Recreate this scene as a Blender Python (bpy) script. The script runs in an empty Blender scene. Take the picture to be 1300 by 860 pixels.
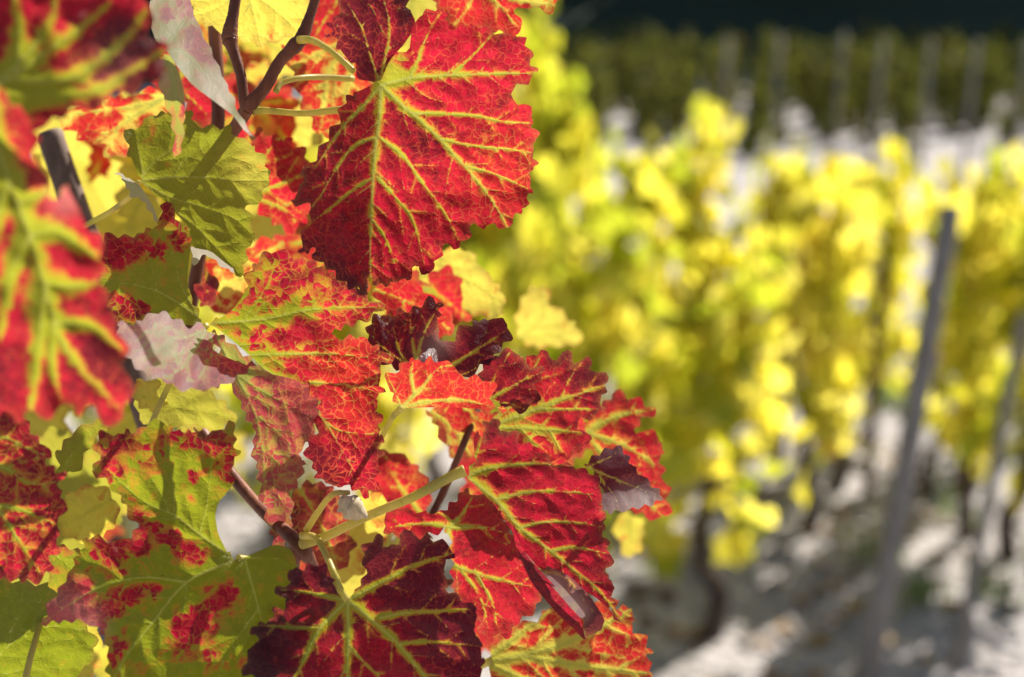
import bpy, math, random
import numpy as np
from mathutils import Vector, Matrix
from mathutils.geometry import delaunay_2d_cdt

# ------------------------------------------------------------------ camera, sky, sun, exposure
S = bpy.context.scene
C = bpy.context.scene.collection
R = math.radians
F = 1300 * 50 / 36.0                      # focal length in photograph pixels
PITCH = 14.0
CAM = Vector((0, 0, 1.6))
cd = bpy.data.cameras.new('camera')
cam = bpy.data.objects.new('camera', cd); C.objects.link(cam)
cam.location = CAM
cam.rotation_euler = (R(90 - PITCH), 0, 0)
cd.lens = 50; cd.sensor_width = 36; cd.clip_start = 0.02; cd.clip_end = 600
cd.dof.use_dof = True; cd.dof.focus_distance = 0.655; cd.dof.aperture_fstop = 4.8
S.camera = cam
ROT = cam.rotation_euler.to_matrix()
ROTN = np.array(ROT)
SUN_EL, SUN_AZ = 40.0, 38.0               # azimuth to the right of the view direction
w = bpy.data.worlds.new('World'); S.world = w; w.use_nodes = True
wn = w.node_tree
sky = wn.nodes.new('ShaderNodeTexSky'); sky.sky_type = 'NISHITA'; sky.sun_disc = False
sky.sun_elevation = R(SUN_EL); sky.sun_rotation = R(SUN_AZ)
bg = wn.nodes['Background']; bg.inputs['Strength'].default_value = 0.05
wn.links.new(sky.outputs[0], bg.inputs[0])
sl = bpy.data.lights.new('sun', 'SUN'); sl.energy = 4.6; sl.angle = R(0.5); sl.color = (1, 0.94, 0.84)
so = bpy.data.objects.new('sun', sl); C.objects.link(so)
tosun = Vector((math.sin(R(SUN_AZ)) * math.cos(R(SUN_EL)), math.cos(R(SUN_AZ)) * math.cos(R(SUN_EL)), math.sin(R(SUN_EL))))
so.rotation_euler = tosun.to_track_quat('Z', 'Y').to_euler()
so.location = (6, 8, 9)
S.view_settings.view_transform = 'Standard'; S.view_settings.look = 'None'
S.view_settings.gamma = 1; S.view_settings.exposure = 1.2
S.render.engine = 'CYCLES'
S.cycles.use_denoising = True
S.cycles.max_bounces = 8; S.cycles.diffuse_bounces = 3; S.cycles.glossy_bounces = 2
S.cycles.transmission_bounces = 4; S.cycles.transparent_max_bounces = 4
S.cycles.sample_clamp_indirect = 6

rng = np.random.default_rng(7)
random.seed(7)

# ------------------------------------------------------------------ helpers
def unproj(px, py, d):
    """photograph pixel at camera depth d (metres) -> world; arrays allowed"""
    px = np.asarray(px, float); py = np.asarray(py, float); d = np.asarray(d, float) + 0 * px
    v = np.stack([(px - 650) / F * d, -(py - 430) / F * d, -d], -1)
    return v @ ROTN.T + np.array(CAM)

def tag(o, label=None, cat=None, group=None, kind=None):
    for k, v in (('label', label), ('category', cat), ('group', group), ('kind', kind)):
        if v: o[k] = v
    return o

def empty(name, loc, parent=None):
    o = bpy.data.objects.new(name, None); C.objects.link(o); o.location = loc
    o.empty_display_size = 0.05
    if parent: o.parent = parent
    return o

def mesh_obj(name, verts, faces, mat, parent=None, loc=(0, 0, 0), smooth=True):
    me = bpy.data.meshes.new(name)
    me.from_pydata([tuple(v) for v in verts], [], [tuple(int(i) for i in f) for f in faces])
    if smooth: me.polygons.foreach_set('use_smooth', [True] * len(me.polygons))
    me.materials.append(mat); me.update()
    o = bpy.data.objects.new(name, me); C.objects.link(o)
    if parent: o.parent = parent
    o.location = loc
    return o

def smooth_path(pts, n=6):
    """Catmull-Rom through points of any dimension"""
    p = np.asarray(pts, float)
    if len(p) < 3: 
        t = np.linspace(0, 1, n + 1)[:, None]; return p[0] * (1 - t) + p[-1] * t
    q = np.vstack([2 * p[0] - p[1], p, 2 * p[-1] - p[-2]]); out = []
    for i in range(1, len(q) - 2):
        for k in range(n):
            t = k / n
            out.append(0.5 * (2 * q[i] + (q[i + 1] - q[i - 1]) * t + (2 * q[i - 1] - 5 * q[i] + 4 * q[i + 1] - q[i + 2]) * t * t
                              + (3 * q[i] - q[i - 1] - 3 * q[i + 1] + q[i + 2]) * t ** 3))
    out.append(p[-1]); return np.array(out)

def tube(path, radii, sides=10, wob=0.0, seed=1):
    """closed tapered tube along a 3D path -> verts, faces"""
    rg = np.random.default_rng(seed)
    p = np.asarray(path, float); n = len(p)
    r = np.interp(np.linspace(0, 1, n), np.linspace(0, 1, len(radii)), radii)
    T = np.gradient(p, axis=0); T /= np.linalg.norm(T, axis=1)[:, None] + 1e-12
    a = np.cross(T[0], [0.3, 0.2, 1.0]); a /= np.linalg.norm(a) + 1e-12
    V, Fc = [], []
    for i in range(n):
        a = a - T[i] * np.dot(a, T[i]); a /= np.linalg.norm(a) + 1e-12
        b = np.cross(T[i], a)
        for k in range(sides):
            th = 2 * math.pi * k / sides
            rr = r[i] * (1 + wob * rg.normal())
            V.append(p[i] + rr * (math.cos(th) * a + math.sin(th) * b))
    for i in range(n - 1):
        for k in range(sides):
            k2 = (k + 1) % sides
            Fc.append((i * sides + k, i * sides + k2, (i + 1) * sides + k2, (i + 1) * sides + k))
    V.append(p[0]); V.append(p[-1]); c0, c1 = len(V) - 2, len(V) - 1
    for k in range(sides):
        k2 = (k + 1) % sides
        Fc.append((c0, k2, k)); Fc.append((c1, (n - 1) * sides + k, (n - 1) * sides + k2))
    return np.array(V), Fc

def join(parts):
    V, Fc, off = [], [], 0
    for v, f in parts:
        V.append(np.asarray(v)); Fc += [tuple(i + off for i in q) for q in f]; off += len(v)
    return np.vstack(V), Fc

def vnoise(x, y, seed, n=40):
    """smooth 2D value noise in about -1..1"""
    rg = np.random.default_rng(seed); g = rg.uniform(-1, 1, (64, 64))
    xi = np.floor(x).astype(int); yi = np.floor(y).astype(int)
    fx = x - xi; fy = y - yi; fx = fx * fx * (3 - 2 * fx); fy = fy * fy * (3 - 2 * fy)
    a = g[xi % 64, yi % 64]; b = g[(xi + 1) % 64, yi % 64]; c = g[xi % 64, (yi + 1) % 64]; d = g[(xi + 1) % 64, (yi + 1) % 64]
    return (a * (1 - fx) + b * fx) * (1 - fy) + (c * (1 - fx) + d * fx) * fy

# ------------------------------------------------------------------ node helpers / materials
class NT:
    def __init__(s, name):
        s.m = bpy.data.materials.new(name); s.m.use_nodes = True
        s.t = s.m.node_tree; s.t.nodes.clear()
        s.out = s.t.nodes.new('ShaderNodeOutputMaterial')
    def n(s, typ, **kw):
        x = s.t.nodes.new(typ)
        for k, v in kw.items():
            setattr(x, k, v)
        return x
    def put(s, sock, v):
        if isinstance(v, bpy.types.NodeSocket): s.t.links.new(v, sock)
        elif v is not None: sock.default_value = v
    def math(s, op, a, b=None, c=None, clamp=False):
        x = s.n('ShaderNodeMath', operation=op, use_clamp=clamp)
        s.put(x.inputs[0], a); s.put(x.inputs[1], b); s.put(x.inputs[2], c); return x.outputs[0]
    def step(s, v, lo, hi):
        x = s.n('ShaderNodeMapRange', interpolation_type='SMOOTHSTEP')
        s.put(x.inputs[0], v); x.inputs[1].default_value = lo; x.inputs[2].default_value = hi
        x.inputs[3].default_value = 0; x.inputs[4].default_value = 1; return x.outputs[0]
    def mix(s, f, a, b):
        x = s.n('ShaderNodeMix', data_type='RGBA'); s.put(x.inputs[0], f)
        s.put(x.inputs[6], (*a, 1) if isinstance(a, tuple) else a); s.put(x.inputs[7], (*b, 1) if isinstance(b, tuple) else b)
        return x.outputs[2]
    def noise(s, vec, scale, detail=3, rough=0.55, out=0):
        x = s.n('ShaderNodeTexNoise'); s.put(x.inputs['Vector'], vec); x.inputs['Scale'].default_value = scale
        x.inputs['Detail'].default_value = detail; x.inputs['Roughness'].default_value = rough; return x.outputs[out]
    def bump(s, h, strength, dist=0.001):
        x = s.n('ShaderNodeBump'); s.put(x.inputs['Height'], h); s.put(x.inputs['Strength'], strength)
        x.inputs['Distance'].default_value = dist; return x.outputs[0]

def leaf_material(name, cell=12.0, net=0.8, rough=0.42, red=((0.17, 0.004, 0.018), (0.60, 0.004, 0.045)),
                  green=((0.10, 0.135, 0.010), (0.27, 0.33, 0.008)), trans=0.55, spec=0.36, under=0.5, cellr=0.42, lw=(0.0, 0.09)):
    """Autumn vine leaf: pigment follows vein and areole pattern; both faces, light passing through.
    attribute la = (distance to vein / vein half width, vein halo, redness, darkness)
    attribute lb = (yellowing, paleness incl. painted glare, vein height, edge dryness); lc = position in the blade"""
    t = NT(name)
    la = t.n('ShaderNodeAttribute', attribute_name='la'); lb = t.n('ShaderNodeAttribute', attribute_name='lb')
    lc = t.n('ShaderNodeAttribute', attribute_name='lc')
    sa = t.n('ShaderNodeSeparateColor'); t.put(sa.inputs[0], la.outputs['Color'])
    sb = t.n('ShaderNodeSeparateColor'); t.put(sb.inputs[0], lb.outputs['Color'])
    vd, halo, pig, drk = sa.outputs[0], sa.outputs[1], sa.outputs[2], la.outputs['Alpha']
    yel, pale, vh, dry = sb.outputs[0], sb.outputs[1], sb.outputs[2], lb.outputs['Alpha']
    P = lc.outputs['Vector']
    # warp the coordinates so that the areoles are uneven
    wn_ = t.n('ShaderNodeTexNoise'); t.put(wn_.inputs['Vector'], P); wn_.inputs['Scale'].default_value = 0.05; wn_.inputs['Detail'].default_value = 2
    sub = t.n('ShaderNodeVectorMath', operation='SUBTRACT'); t.put(sub.inputs[0], wn_.outputs['Color']); sub.inputs[1].default_value = (0.5, 0.5, 0.5)
    sc = t.n('ShaderNodeVectorMath', operation='SCALE'); t.put(sc.inputs[0], sub.outputs[0]); sc.inputs['Scale'].default_value = 22.0
    ad = t.n('ShaderNodeVectorMath', operation='ADD'); t.put(ad.inputs[0], P); t.put(ad.inputs[1], sc.outputs[0]); W = ad.outputs[0]
    v1 = t.n('ShaderNodeTexVoronoi', voronoi_dimensions='2D', feature='DISTANCE_TO_EDGE'); t.put(v1.inputs['Vector'], W); v1.inputs['Scale'].default_value = 1 / cell
    v2 = t.n('ShaderNodeTexVoronoi', voronoi_dimensions='2D', feature='F1'); t.put(v2.inputs['Vector'], W); v2.inputs['Scale'].default_value = 1 / cell
    v3 = t.n('ShaderNodeTexVoronoi', voronoi_dimensions='2D', feature='DISTANCE_TO_EDGE'); t.put(v3.inputs['Vector'], W); v3.inputs['Scale'].default_value = 3.1 / cell
    cr = t.n('ShaderNodeSeparateColor'); t.put(cr.inputs[0], v2.outputs['Color'])
    big = t.noise(P, 0.022, 3, 0.6); mid = t.noise(P, 0.07, 4, 0.65); fine = t.noise(P, 0.35, 3, 0.7)
    # redness
    f = t.math('ADD', pig, t.math('MULTIPLY', t.math('SUBTRACT', mid, 0.5), 0.75))
    f = t.math('ADD', f, t.math('MULTIPLY', t.math('SUBTRACT', cr.outputs[0], 0.5), cellr))
    f = t.math('ADD', f, t.math('MULTIPLY', t.math('SUBTRACT', fine, 0.5), 0.25))
    f = t.math('SUBTRACT', f, t.math('MULTIPLY', halo, t.math('ADD', -0.55, t.math('ADD', t.math('MULTIPLY', fine, 1.7), t.math('MULTIPLY', mid, 1.4)))))
    m = t.step(f, 0.30, 0.66)
    lines = t.step(t.math('ADD', v1.outputs['Distance'], t.math('ADD', t.math('MULTIPLY', t.math('SUBTRACT', fine, 0.5), 0.18), t.math('MULTIPLY', t.math('SUBTRACT', mid, 0.47), 0.42))), lw[0], lw[1])
    nets = t.math('MULTIPLY', t.math('ADD', 0.25, t.math('MULTIPLY', t.step(t.noise(P, 0.02, 3), 0.36, 0.66), 0.75)), net)
    cellm = t.math('SUBTRACT', 1.0, t.math('MULTIPLY', t.math('SUBTRACT', 1.0, lines), nets))
    wide = t.step(f, 0.12, 0.78); fringe = t.math('MULTIPLY', t.math('MULTIPLY', wide, t.math('SUBTRACT', 1.0, wide)), 2.6, clamp=True)
    m = t.math('MULTIPLY', m, cellm)
    dk = t.math('MULTIPLY', t.step(t.math('ADD', drk, t.math('MULTIPLY', t.math('SUBTRACT', t.noise(P, 0.09, 4, 0.7), 0.5), 1.9)), 0.15, 1.0), m)
    var = t.step(t.math('ADD', t.math('MULTIPLY', cr.outputs[1], 0.22), t.math('MULTIPLY', t.noise(P, 0.05, 4, 0.7), 0.78)), 0.25, 0.75)
    vein_line = t.math('SUBTRACT', 1.0, t.step(vd, 0.3, 1.2))
    def colour(k):
        g = t.mix(t.step(mid, 0.3, 0.7), tuple(c * 0.82 for c in green[k]), green[k])
        yl = ((0.45, 0.38, 0.06), (0.86, 0.72, 0.13))[k]
        g = t.mix(yel, g, yl)
        g = t.mix(t.math('MULTIPLY', t.math('MINIMUM', halo, 1.0), 0.55), g, ((0.13, 0.165, 0.014), (0.30, 0.36, 0.016))[k])
        # areole lines glow yellowish to pink where red surrounds them
        g = t.mix(t.math('MULTIPLY', t.math('MULTIPLY', t.step(pig, 0.7, 1.0), t.math('SUBTRACT', 1.0, t.step(halo, 0.1, 0.5))), t.math('SUBTRACT', 0.92, t.math('MULTIPLY', yel, 0.55))), g, ((0.32, 0.035, 0.03), (0.86, 0.11, 0.06))[k])
        r = t.mix(var, tuple(c * 0.42 for c in red[k]), red[k])
        r = t.mix(t.math('MULTIPLY', t.step(fine, 0.5, 0.8), 0.35), r, ((0.34, 0.02, 0.025), (0.85, 0.05, 0.04))[k])
        r = t.mix(t.math('MULTIPLY', yel, 0.6, clamp=True), r, ((0.28, 0.016, 0.012), (0.82, 0.045, 0.02))[k])
        r = t.mix(dk, r, ((0.045, 0.006, 0.018), (0.14, 0.004, 0.016))[k])
        c = t.mix(m, g, r)
        c = t.mix(t.math('MULTIPLY', fringe, 0.5), c, ((0.30, 0.13, 0.02), (0.72, 0.26, 0.03))[k])   # orange fringe where green turns red
        c = t.mix(t.math('MULTIPLY', t.math('SUBTRACT', 1.0, t.step(v3.outputs['Distance'], 0.02, 0.12)), t.math('SUBTRACT', 0.14, t.math('MULTIPLY', m, 0.08))), c, ((0.30, 0.16, 0.04), (0.75, 0.3, 0.08))[k])
        # small brown necrotic specks
        sp = t.math('MULTIPLY', t.step(t.noise(P, 0.13, 2), 0.70, 0.76), 0.65)
        c = t.mix(sp, c, ((0.10, 0.04, 0.015), (0.16, 0.05, 0.01))[k])
        c = t.mix(t.math('MULTIPLY', dry, 0.7), c, ((0.20, 0.10, 0.04), (0.35, 0.16, 0.05))[k])
        c = t.mix(t.math('MULTIPLY', vein_line, t.math('ADD', 0.25, t.math('MULTIPLY', vh, 0.6))), c, ((0.32, 0.31, 0.08), (0.42, 0.42, 0.08))[k])
        return c
    refl, tr = colour(0), colour(1)
    geo = t.n('ShaderNodeNewGeometry')
    und = t.math('MULTIPLY', geo.outputs['Backfacing'], under)          # the felted lower face is paler
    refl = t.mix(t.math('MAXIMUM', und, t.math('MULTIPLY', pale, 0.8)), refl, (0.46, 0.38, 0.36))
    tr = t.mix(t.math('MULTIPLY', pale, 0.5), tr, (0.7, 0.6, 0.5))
    h = t.math('ADD', t.math('MULTIPLY', t.math('MINIMUM', v1.outputs['Distance'], 0.35), 1.0), t.math('MULTIPLY', t.math('MINIMUM', v3.outputs['Distance'], 0.3), 0.55))
    h = t.math('ADD', h, t.math('MULTIPLY', fine, 0.25))
    h = t.math('ADD', h, t.math('MULTIPLY', t.step(vd, 0.2, 2.6), 0.5))
    soft = t.math('MAXIMUM', geo.outputs['Backfacing'], t.math('MULTIPLY', pale, 1.4), clamp=True)
    bmp = t.bump(h, t.math('SUBTRACT', 0.36, t.math('MULTIPLY', soft, 0.26)), 0.0011)
    pb = t.n('ShaderNodeBsdfPrincipled'); t.put(pb.inputs['Base Color'], refl)
    t.put(pb.inputs['Roughness'], t.math('ADD', t.math('ADD', rough - 0.06, t.math('MULTIPLY', fine, 0.18)), t.math('MULTIPLY', soft, 0.14)))
    pb.inputs['Specular IOR Level'].default_value = spec
    t.put(pb.inputs['Normal'], bmp)
    tb = t.n('ShaderNodeBsdfTranslucent'); t.put(tb.inputs['Color'], tr); t.put(tb.inputs['Normal'], bmp)
    ms = t.n('ShaderNodeMixShader'); ms.inputs[0].default_value = trans
    t.put(ms.inputs[1], pb.outputs[0]); t.put(ms.inputs[2], tb.outputs[0]); t.put(t.out.inputs[0], ms.outputs[0])
    return t.m

def bark_material(name, a, b, scale=60, rough=0.6, stretch=0.12, spec=0.4, trans=0.0, bump=0.5):
    t = NT(name); tc = t.n('ShaderNodeTexCoord'); mp = t.n('ShaderNodeMapping')
    t.put(mp.inputs['Vector'], tc.outputs['Object']); mp.inputs['Scale'].default_value = (1, 1, stretch)
    n1 = t.noise(mp.outputs[0], scale, 5, 0.65); n2 = t.noise(tc.outputs['Object'], scale * 4, 3)
    c = t.mix(t.step(n1, 0.3, 0.7), a, b); c = t.mix(t.math('MULTIPLY', t.step(n2, 0.55, 0.8), 0.4), c, tuple(x * 0.4 for x in a))
    pb = t.n('ShaderNodeBsdfPrincipled'); t.put(pb.inputs['Base Color'], c); pb.inputs['Roughness'].default_value = rough
    pb.inputs['Specular IOR Level'].default_value = spec
    t.put(pb.inputs['Normal'], t.bump(n1, bump, 0.002)); sh = pb.outputs[0]
    if trans:
        tb = t.n('ShaderNodeBsdfTranslucent'); t.put(tb.inputs[0], c); ms = t.n('ShaderNodeMixShader'); ms.inputs[0].default_value = trans
        t.put(ms.inputs[1], sh); t.put(ms.inputs[2], tb.outputs[0]); sh = ms.outputs[0]
    t.put(t.out.inputs[0], sh); return t.m

def foliage_material(name, stops, trans=0.6, tgain=1.9, rough=0.45, spec=0.5):
    """many small leaves: one tint per leaf, picked along a ramp"""
    t = NT(name); g = t.n('ShaderNodeNewGeometry'); oi = t.n('ShaderNodeObjectInfo'); tc = t.n('ShaderNodeTexCoord')
    loc = t.noise(tc.outputs['Object'], 3.0, 2)
    v = t.math('ADD', t.math('MULTIPLY', g.outputs['Random Per Island'], 0.55), t.math('MULTIPLY', loc, 0.6))
    v = t.math('ADD', v, t.math('MULTIPLY', t.math('SUBTRACT', oi.outputs['Random'], 0.5), 0.22))
    cr = t.n('ShaderNodeValToRGB'); t.put(cr.inputs[0], v); el = cr.color_ramp.elements
    while len(el) < len(stops): el.new(0.5)
    for e, (p, c) in zip(el, stops): e.position = p; e.color = (*c, 1)
    pb = t.n('ShaderNodeBsdfPrincipled'); t.put(pb.inputs['Base Color'], cr.outputs[0]); pb.inputs['Roughness'].default_value = rough
    pb.inputs['Specular IOR Level'].default_value = spec
    hs = t.n('ShaderNodeMix', data_type='RGBA', blend_type='MULTIPLY'); hs.inputs[0].default_value = 1
    t.put(hs.inputs[6], cr.outputs[0]); hs.inputs[7].default_value = (tgain, tgain, tgain * 0.8, 1)
    tb = t.n('ShaderNodeBsdfTranslucent'); t.put(tb.inputs[0], hs.outputs[2])
    ms = t.n('ShaderNodeMixShader'); ms.inputs[0].default_value = trans
    t.put(ms.inputs[1], pb.outputs[0]); t.put(ms.inputs[2], tb.outputs[0]); t.put(t.out.inputs[0], ms.outputs[0]); return t.m

M = {}
M['red'] = leaf_material('red leaf', cell=9.5, net=0.42, lw=(-0.03, 0.15), green=((0.13, 0.15, 0.012), (0.34, 0.36, 0.012)))
M['scarlet'] = leaf_material('scarlet leaf', cell=10, net=0.2, lw=(-0.02, 0.14), green=((0.13, 0.15, 0.012), (0.34, 0.36, 0.012)))
M['crimson'] = leaf_material('crimson leaf', cell=10, net=0.28, under=0.03, green=((0.13, 0.17, 0.012), (0.36, 0.42, 0.012)), red=((0.12, 0.003, 0.016), (0.44, 0.003, 0.03)), rough=0.38, spec=0.45)
M['green'] = leaf_material('green leaf', cell=14, net=0.7, rough=0.40, spec=0.45, under=0.32)
M['mottled'] = leaf_material('green and red mottled leaf', cell=9.5, net=0.8, rough=0.42, cellr=0.55, lw=(0.0, 0.15), under=0.2)
M['dull'] = leaf_material('dull rose leaf', lw=(0.0, 0.12), cell=13, net=0.6, red=((0.26, 0.05, 0.05), (0.55, 0.08, 0.07)), green=((0.17, 0.16, 0.04), (0.4, 0.4, 0.05)))
M['yellow'] = leaf_material('yellow leaf', cell=11, net=0.5, green=((0.38, 0.34, 0.04), (0.78, 0.70, 0.07)))
M['cane'] = bark_material('brown vine cane', (0.11, 0.032, 0.018), (0.24, 0.085, 0.042), 90, 0.5, 0.12, 0.25, bump=0.5)
M['petiole'] = bark_material('pale green leaf stalk', (0.55, 0.50, 0.10), (0.66, 0.54, 0.17), 70, 0.35, 0.2, 0.5, 0.5, 0.15)
M['old wood'] = bark_material('old vine wood', (0.045, 0.03, 0.022), (0.12, 0.085, 0.065), 45, 0.85, 0.15, 0.2, bump=1.0)
M['stake'] = bark_material('weathered grey stake', (0.16, 0.14, 0.125), (0.30, 0.27, 0.245), 40, 0.75, 0.05, 0.3)
M['dark stake'] = bark_material('dark wooden stake', (0.085, 0.05, 0.035), (0.19, 0.12, 0.085), 60, 0.7, 0.06, 0.3)
M['dry'] = bark_material('dry papery scale', (0.8, 0.70, 0.52), (0.62, 0.5, 0.32), 200, 0.6, 1, 0.3, 0.5, 0.3)
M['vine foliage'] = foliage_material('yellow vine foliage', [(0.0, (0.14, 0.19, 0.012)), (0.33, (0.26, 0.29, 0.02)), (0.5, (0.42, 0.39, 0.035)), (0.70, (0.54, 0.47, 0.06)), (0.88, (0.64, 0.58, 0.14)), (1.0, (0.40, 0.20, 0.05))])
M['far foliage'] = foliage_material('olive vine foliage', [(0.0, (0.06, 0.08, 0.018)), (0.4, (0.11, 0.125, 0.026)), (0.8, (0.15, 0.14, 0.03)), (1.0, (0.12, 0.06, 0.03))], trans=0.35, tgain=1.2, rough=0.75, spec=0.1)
M['forest'] = foliage_material('dark forest foliage', [(0.0, (0.014, 0.028, 0.016)), (0.5, (0.055, 0.10, 0.05)), (1.0, (0.14, 0.17, 0.05))], trans=0.12, tgain=1.2, rough=0.8, spec=0.08)

def ground_material():
    t = NT('stony vineyard soil'); tc = t.n('ShaderNodeTexCoord'); P = tc.outputs['Object']
    n1 = t.noise(P, 1.3, 4); n2 = t.noise(P, 9, 5, 0.7); v = t.n('ShaderNodeTexVoronoi'); t.put(v.inputs['Vector'], P); v.inputs['Scale'].default_value = 22
    c = t.mix(t.step(n2, 0.3, 0.72), (0.28, 0.25, 0.24), (0.45, 0.41, 0.405))
    c = t.mix(t.math('MULTIPLY', t.step(n1, 0.52, 0.7), 0.5), c, (0.15, 0.12, 0.095))
    c = t.mix(t.math('MULTIPLY', t.step(v.outputs['Distance'], 0.2, 0.6), 0.25), c, (0.44, 0.41, 0.40))
    sx = t.n('ShaderNodeSeparateXYZ'); t.put(sx.inputs[0], P); c = t.mix(t.step(sx.outputs[1], 29.0, 32.0), c, (0.035, 0.055, 0.03))
    pb = t.n('ShaderNodeBsdfPrincipled'); t.put(pb.inputs['Base Color'], c); pb.inputs['Roughness'].default_value = 0.9
    t.put(pb.inputs['Normal'], t.bump(t.math('ADD', n2, v.outputs['Distance']), 0.9, 0.03)); t.put(t.out.inputs[0], pb.outputs[0]); return t.m
M['ground'] = ground_material()
def stone_material():
    t = NT('pale stones'); g = t.n('ShaderNodeNewGeometry'); tc = t.n('ShaderNodeTexCoord')
    c = t.mix(g.outputs['Random Per Island'], (0.16, 0.145, 0.14), (0.42, 0.385, 0.38)); n = t.noise(tc.outputs['Object'], 60, 3)
    pb = t.n('ShaderNodeBsdfPrincipled'); t.put(pb.inputs['Base Color'], t.mix(t.math('MULTIPLY', n, 0.5), c, (0.3, 0.27, 0.25))); pb.inputs['Roughness'].default_value = 0.85
    t.put(t.out.inputs[0], pb.outputs[0]); return t.m
M['stone'] = stone_material()

# ------------------------------------------------------------------ ground, forest
def gz(x, y):
    x = np.asarray(x, float); y = np.asarray(y, float)
    t = np.clip((y - 0.6) / 2.6, 0, 1); base = -0.5 * t * t * (3 - 2 * t)
    far = np.clip(y - 22, 0, None); hill = np.clip(y - 33, 0, None)
    return base + 0.02 * far + 0.45 * hill + 0.03 * vnoise(x * 0.8, y * 0.8, 3) + 0.012 * vnoise(x * 4, y * 4, 4)

def build_ground():
    xs = np.concatenate([np.linspace(-160, -8, 30), np.linspace(-7.5, 11, 150), np.linspace(12, 160, 30)])
    ys = np.concatenate([np.linspace(-60, -1, 16), np.linspace(-0.5, 12, 110), np.linspace(12.4, 40, 60), np.linspace(45, 130, 18)])
    X, Y = np.meshgrid(xs, ys); Z = gz(X, Y); nx = len(xs)
    V = np.stack([X.ravel(), Y.ravel(), Z.ravel()], 1)
    Fc = [(j * nx + i, j * nx + i + 1, (j + 1) * nx + i + 1, (j + 1) * nx + i) for j in range(len(ys) - 1) for i in range(nx - 1)]
    o = mesh_obj('ground', V, Fc, M['ground']); tag(o, 'pale stony vineyard soil between the vine rows', kind='structure')
build_ground()

def stones():
    n = 2600; V, Fc = [], []
    px = rng.uniform(-1.5, 4.2, n); py = rng.uniform(3.3, 9.5, n)
    sz = 0.012 + 0.03 * rng.random(n) ** 3
    base = np.array([(1, 0, 0), (-1, 0, 0), (0, 1, 0), (0, -1, 0), (0, 0, 1), (0, 0, -1)], float)
    fs = [(0, 2, 4), (2, 1, 4), (1, 3, 4), (3, 0, 4), (2, 0, 5), (1, 2, 5), (3, 1, 5), (0, 3, 5)]
    for i in range(n):
        v = base * rng.uniform(0.6, 1.3, (6, 3)) * sz[i] * np.array([1, 1, 0.6]) + rng.normal(0, 0.15, (6, 3)) * sz[i]
        V.append(v + np.array([px[i], py[i], gz(px[i], py[i]) + sz[i] * 0.2])); Fc += [tuple(k + 6 * i for k in f) for f in fs]
    o = mesh_obj('gravel', np.vstack(V), Fc, M['stone'], smooth=False); tag(o, 'loose pale stones scattered over the soil', kind='stuff')
stones()

def litter():
    V, Fc = [], []; n = 380; k = 0
    for i in range(n):
        # drifts under the vines
        y = rng.uniform(3.6, 8.5); x = rng.normal(rng.choice([0.25, 0.75, 1.0, 1.6, 2.2, -0.2]), 0.3); z = float(gz(x, y)) + 0.012
        a = rng.uniform(0, 6.28); s = rng.uniform(0.025, 0.05); L = []
        for t in range(7):
            th = a + t * 0.9; rr = s * (1 if t % 2 else 0.6)
            L.append((x + rr * math.cos(th), y + rr * math.sin(th), z + rng.uniform(-0.006, 0.022)))
        V += [(x, y, z)] + L
        Fc += [(k, k + 1 + t, k + 1 + (t + 1) % 7) for t in range(7)]; k += 8
    o = mesh_obj('fallen_leaves', np.array(V), Fc, M['litter'], smooth=False); tag(o, 'brown and rust fallen leaves lying on the soil under the vines', kind='stuff')
    V, Fc = [], []; k = 0
    for i in range(46):
        y = rng.uniform(4.2, 8.5); x = rng.choice([0.4, 1.0, 1.75, 2.15, 2.7]) + rng.normal(0, 0.25); 
        for j in range(26):
            bx = x + rng.normal(0, 0.06); by = y + rng.normal(0, 0.06); bz = float(gz(bx, by)); h = rng.uniform(0.05, 0.16); a = rng.uniform(0, 6.28); w_ = 0.006
            dx, dy = math.cos(a), math.sin(a)
            V += [(bx - w_ * dy, by + w_ * dx, bz - 0.01), (bx + w_ * dy, by - w_ * dx, bz - 0.01), (bx + 0.3 * h * dx + w_ * dy, by + 0.3 * h * dy - w_ * dx, bz + 0.65 * h), (bx + 0.3 * h * dx - w_ * dy, by + 0.3 * h * dy + w_ * dx, bz + 0.65 * h), (bx + 0.75 * h * dx, by + 0.75 * h * dy, bz + h)]
            Fc += [(k, k + 1, k + 2, k + 3), (k + 3, k + 2, k + 4)]; k += 5
    o = mesh_obj('grass', np.array(V), Fc, M['weeds'], smooth=False); tag(o, 'sparse green weeds growing between the vine rows', kind='stuff')
M['litter'] = foliage_material('dry fallen leaves', [(0.0, (0.10, 0.045, 0.02)), (0.5, (0.22, 0.10, 0.04)), (1.0, (0.42, 0.28, 0.07))], trans=0.25, tgain=1.2)
M['weeds'] = foliage_material('green weeds', [(0.0, (0.05, 0.10, 0.02)), (0.6, (0.10, 0.17, 0.03)), (1.0, (0.24, 0.25, 0.07))], trans=0.4, tgain=1.4)
litter()

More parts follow.
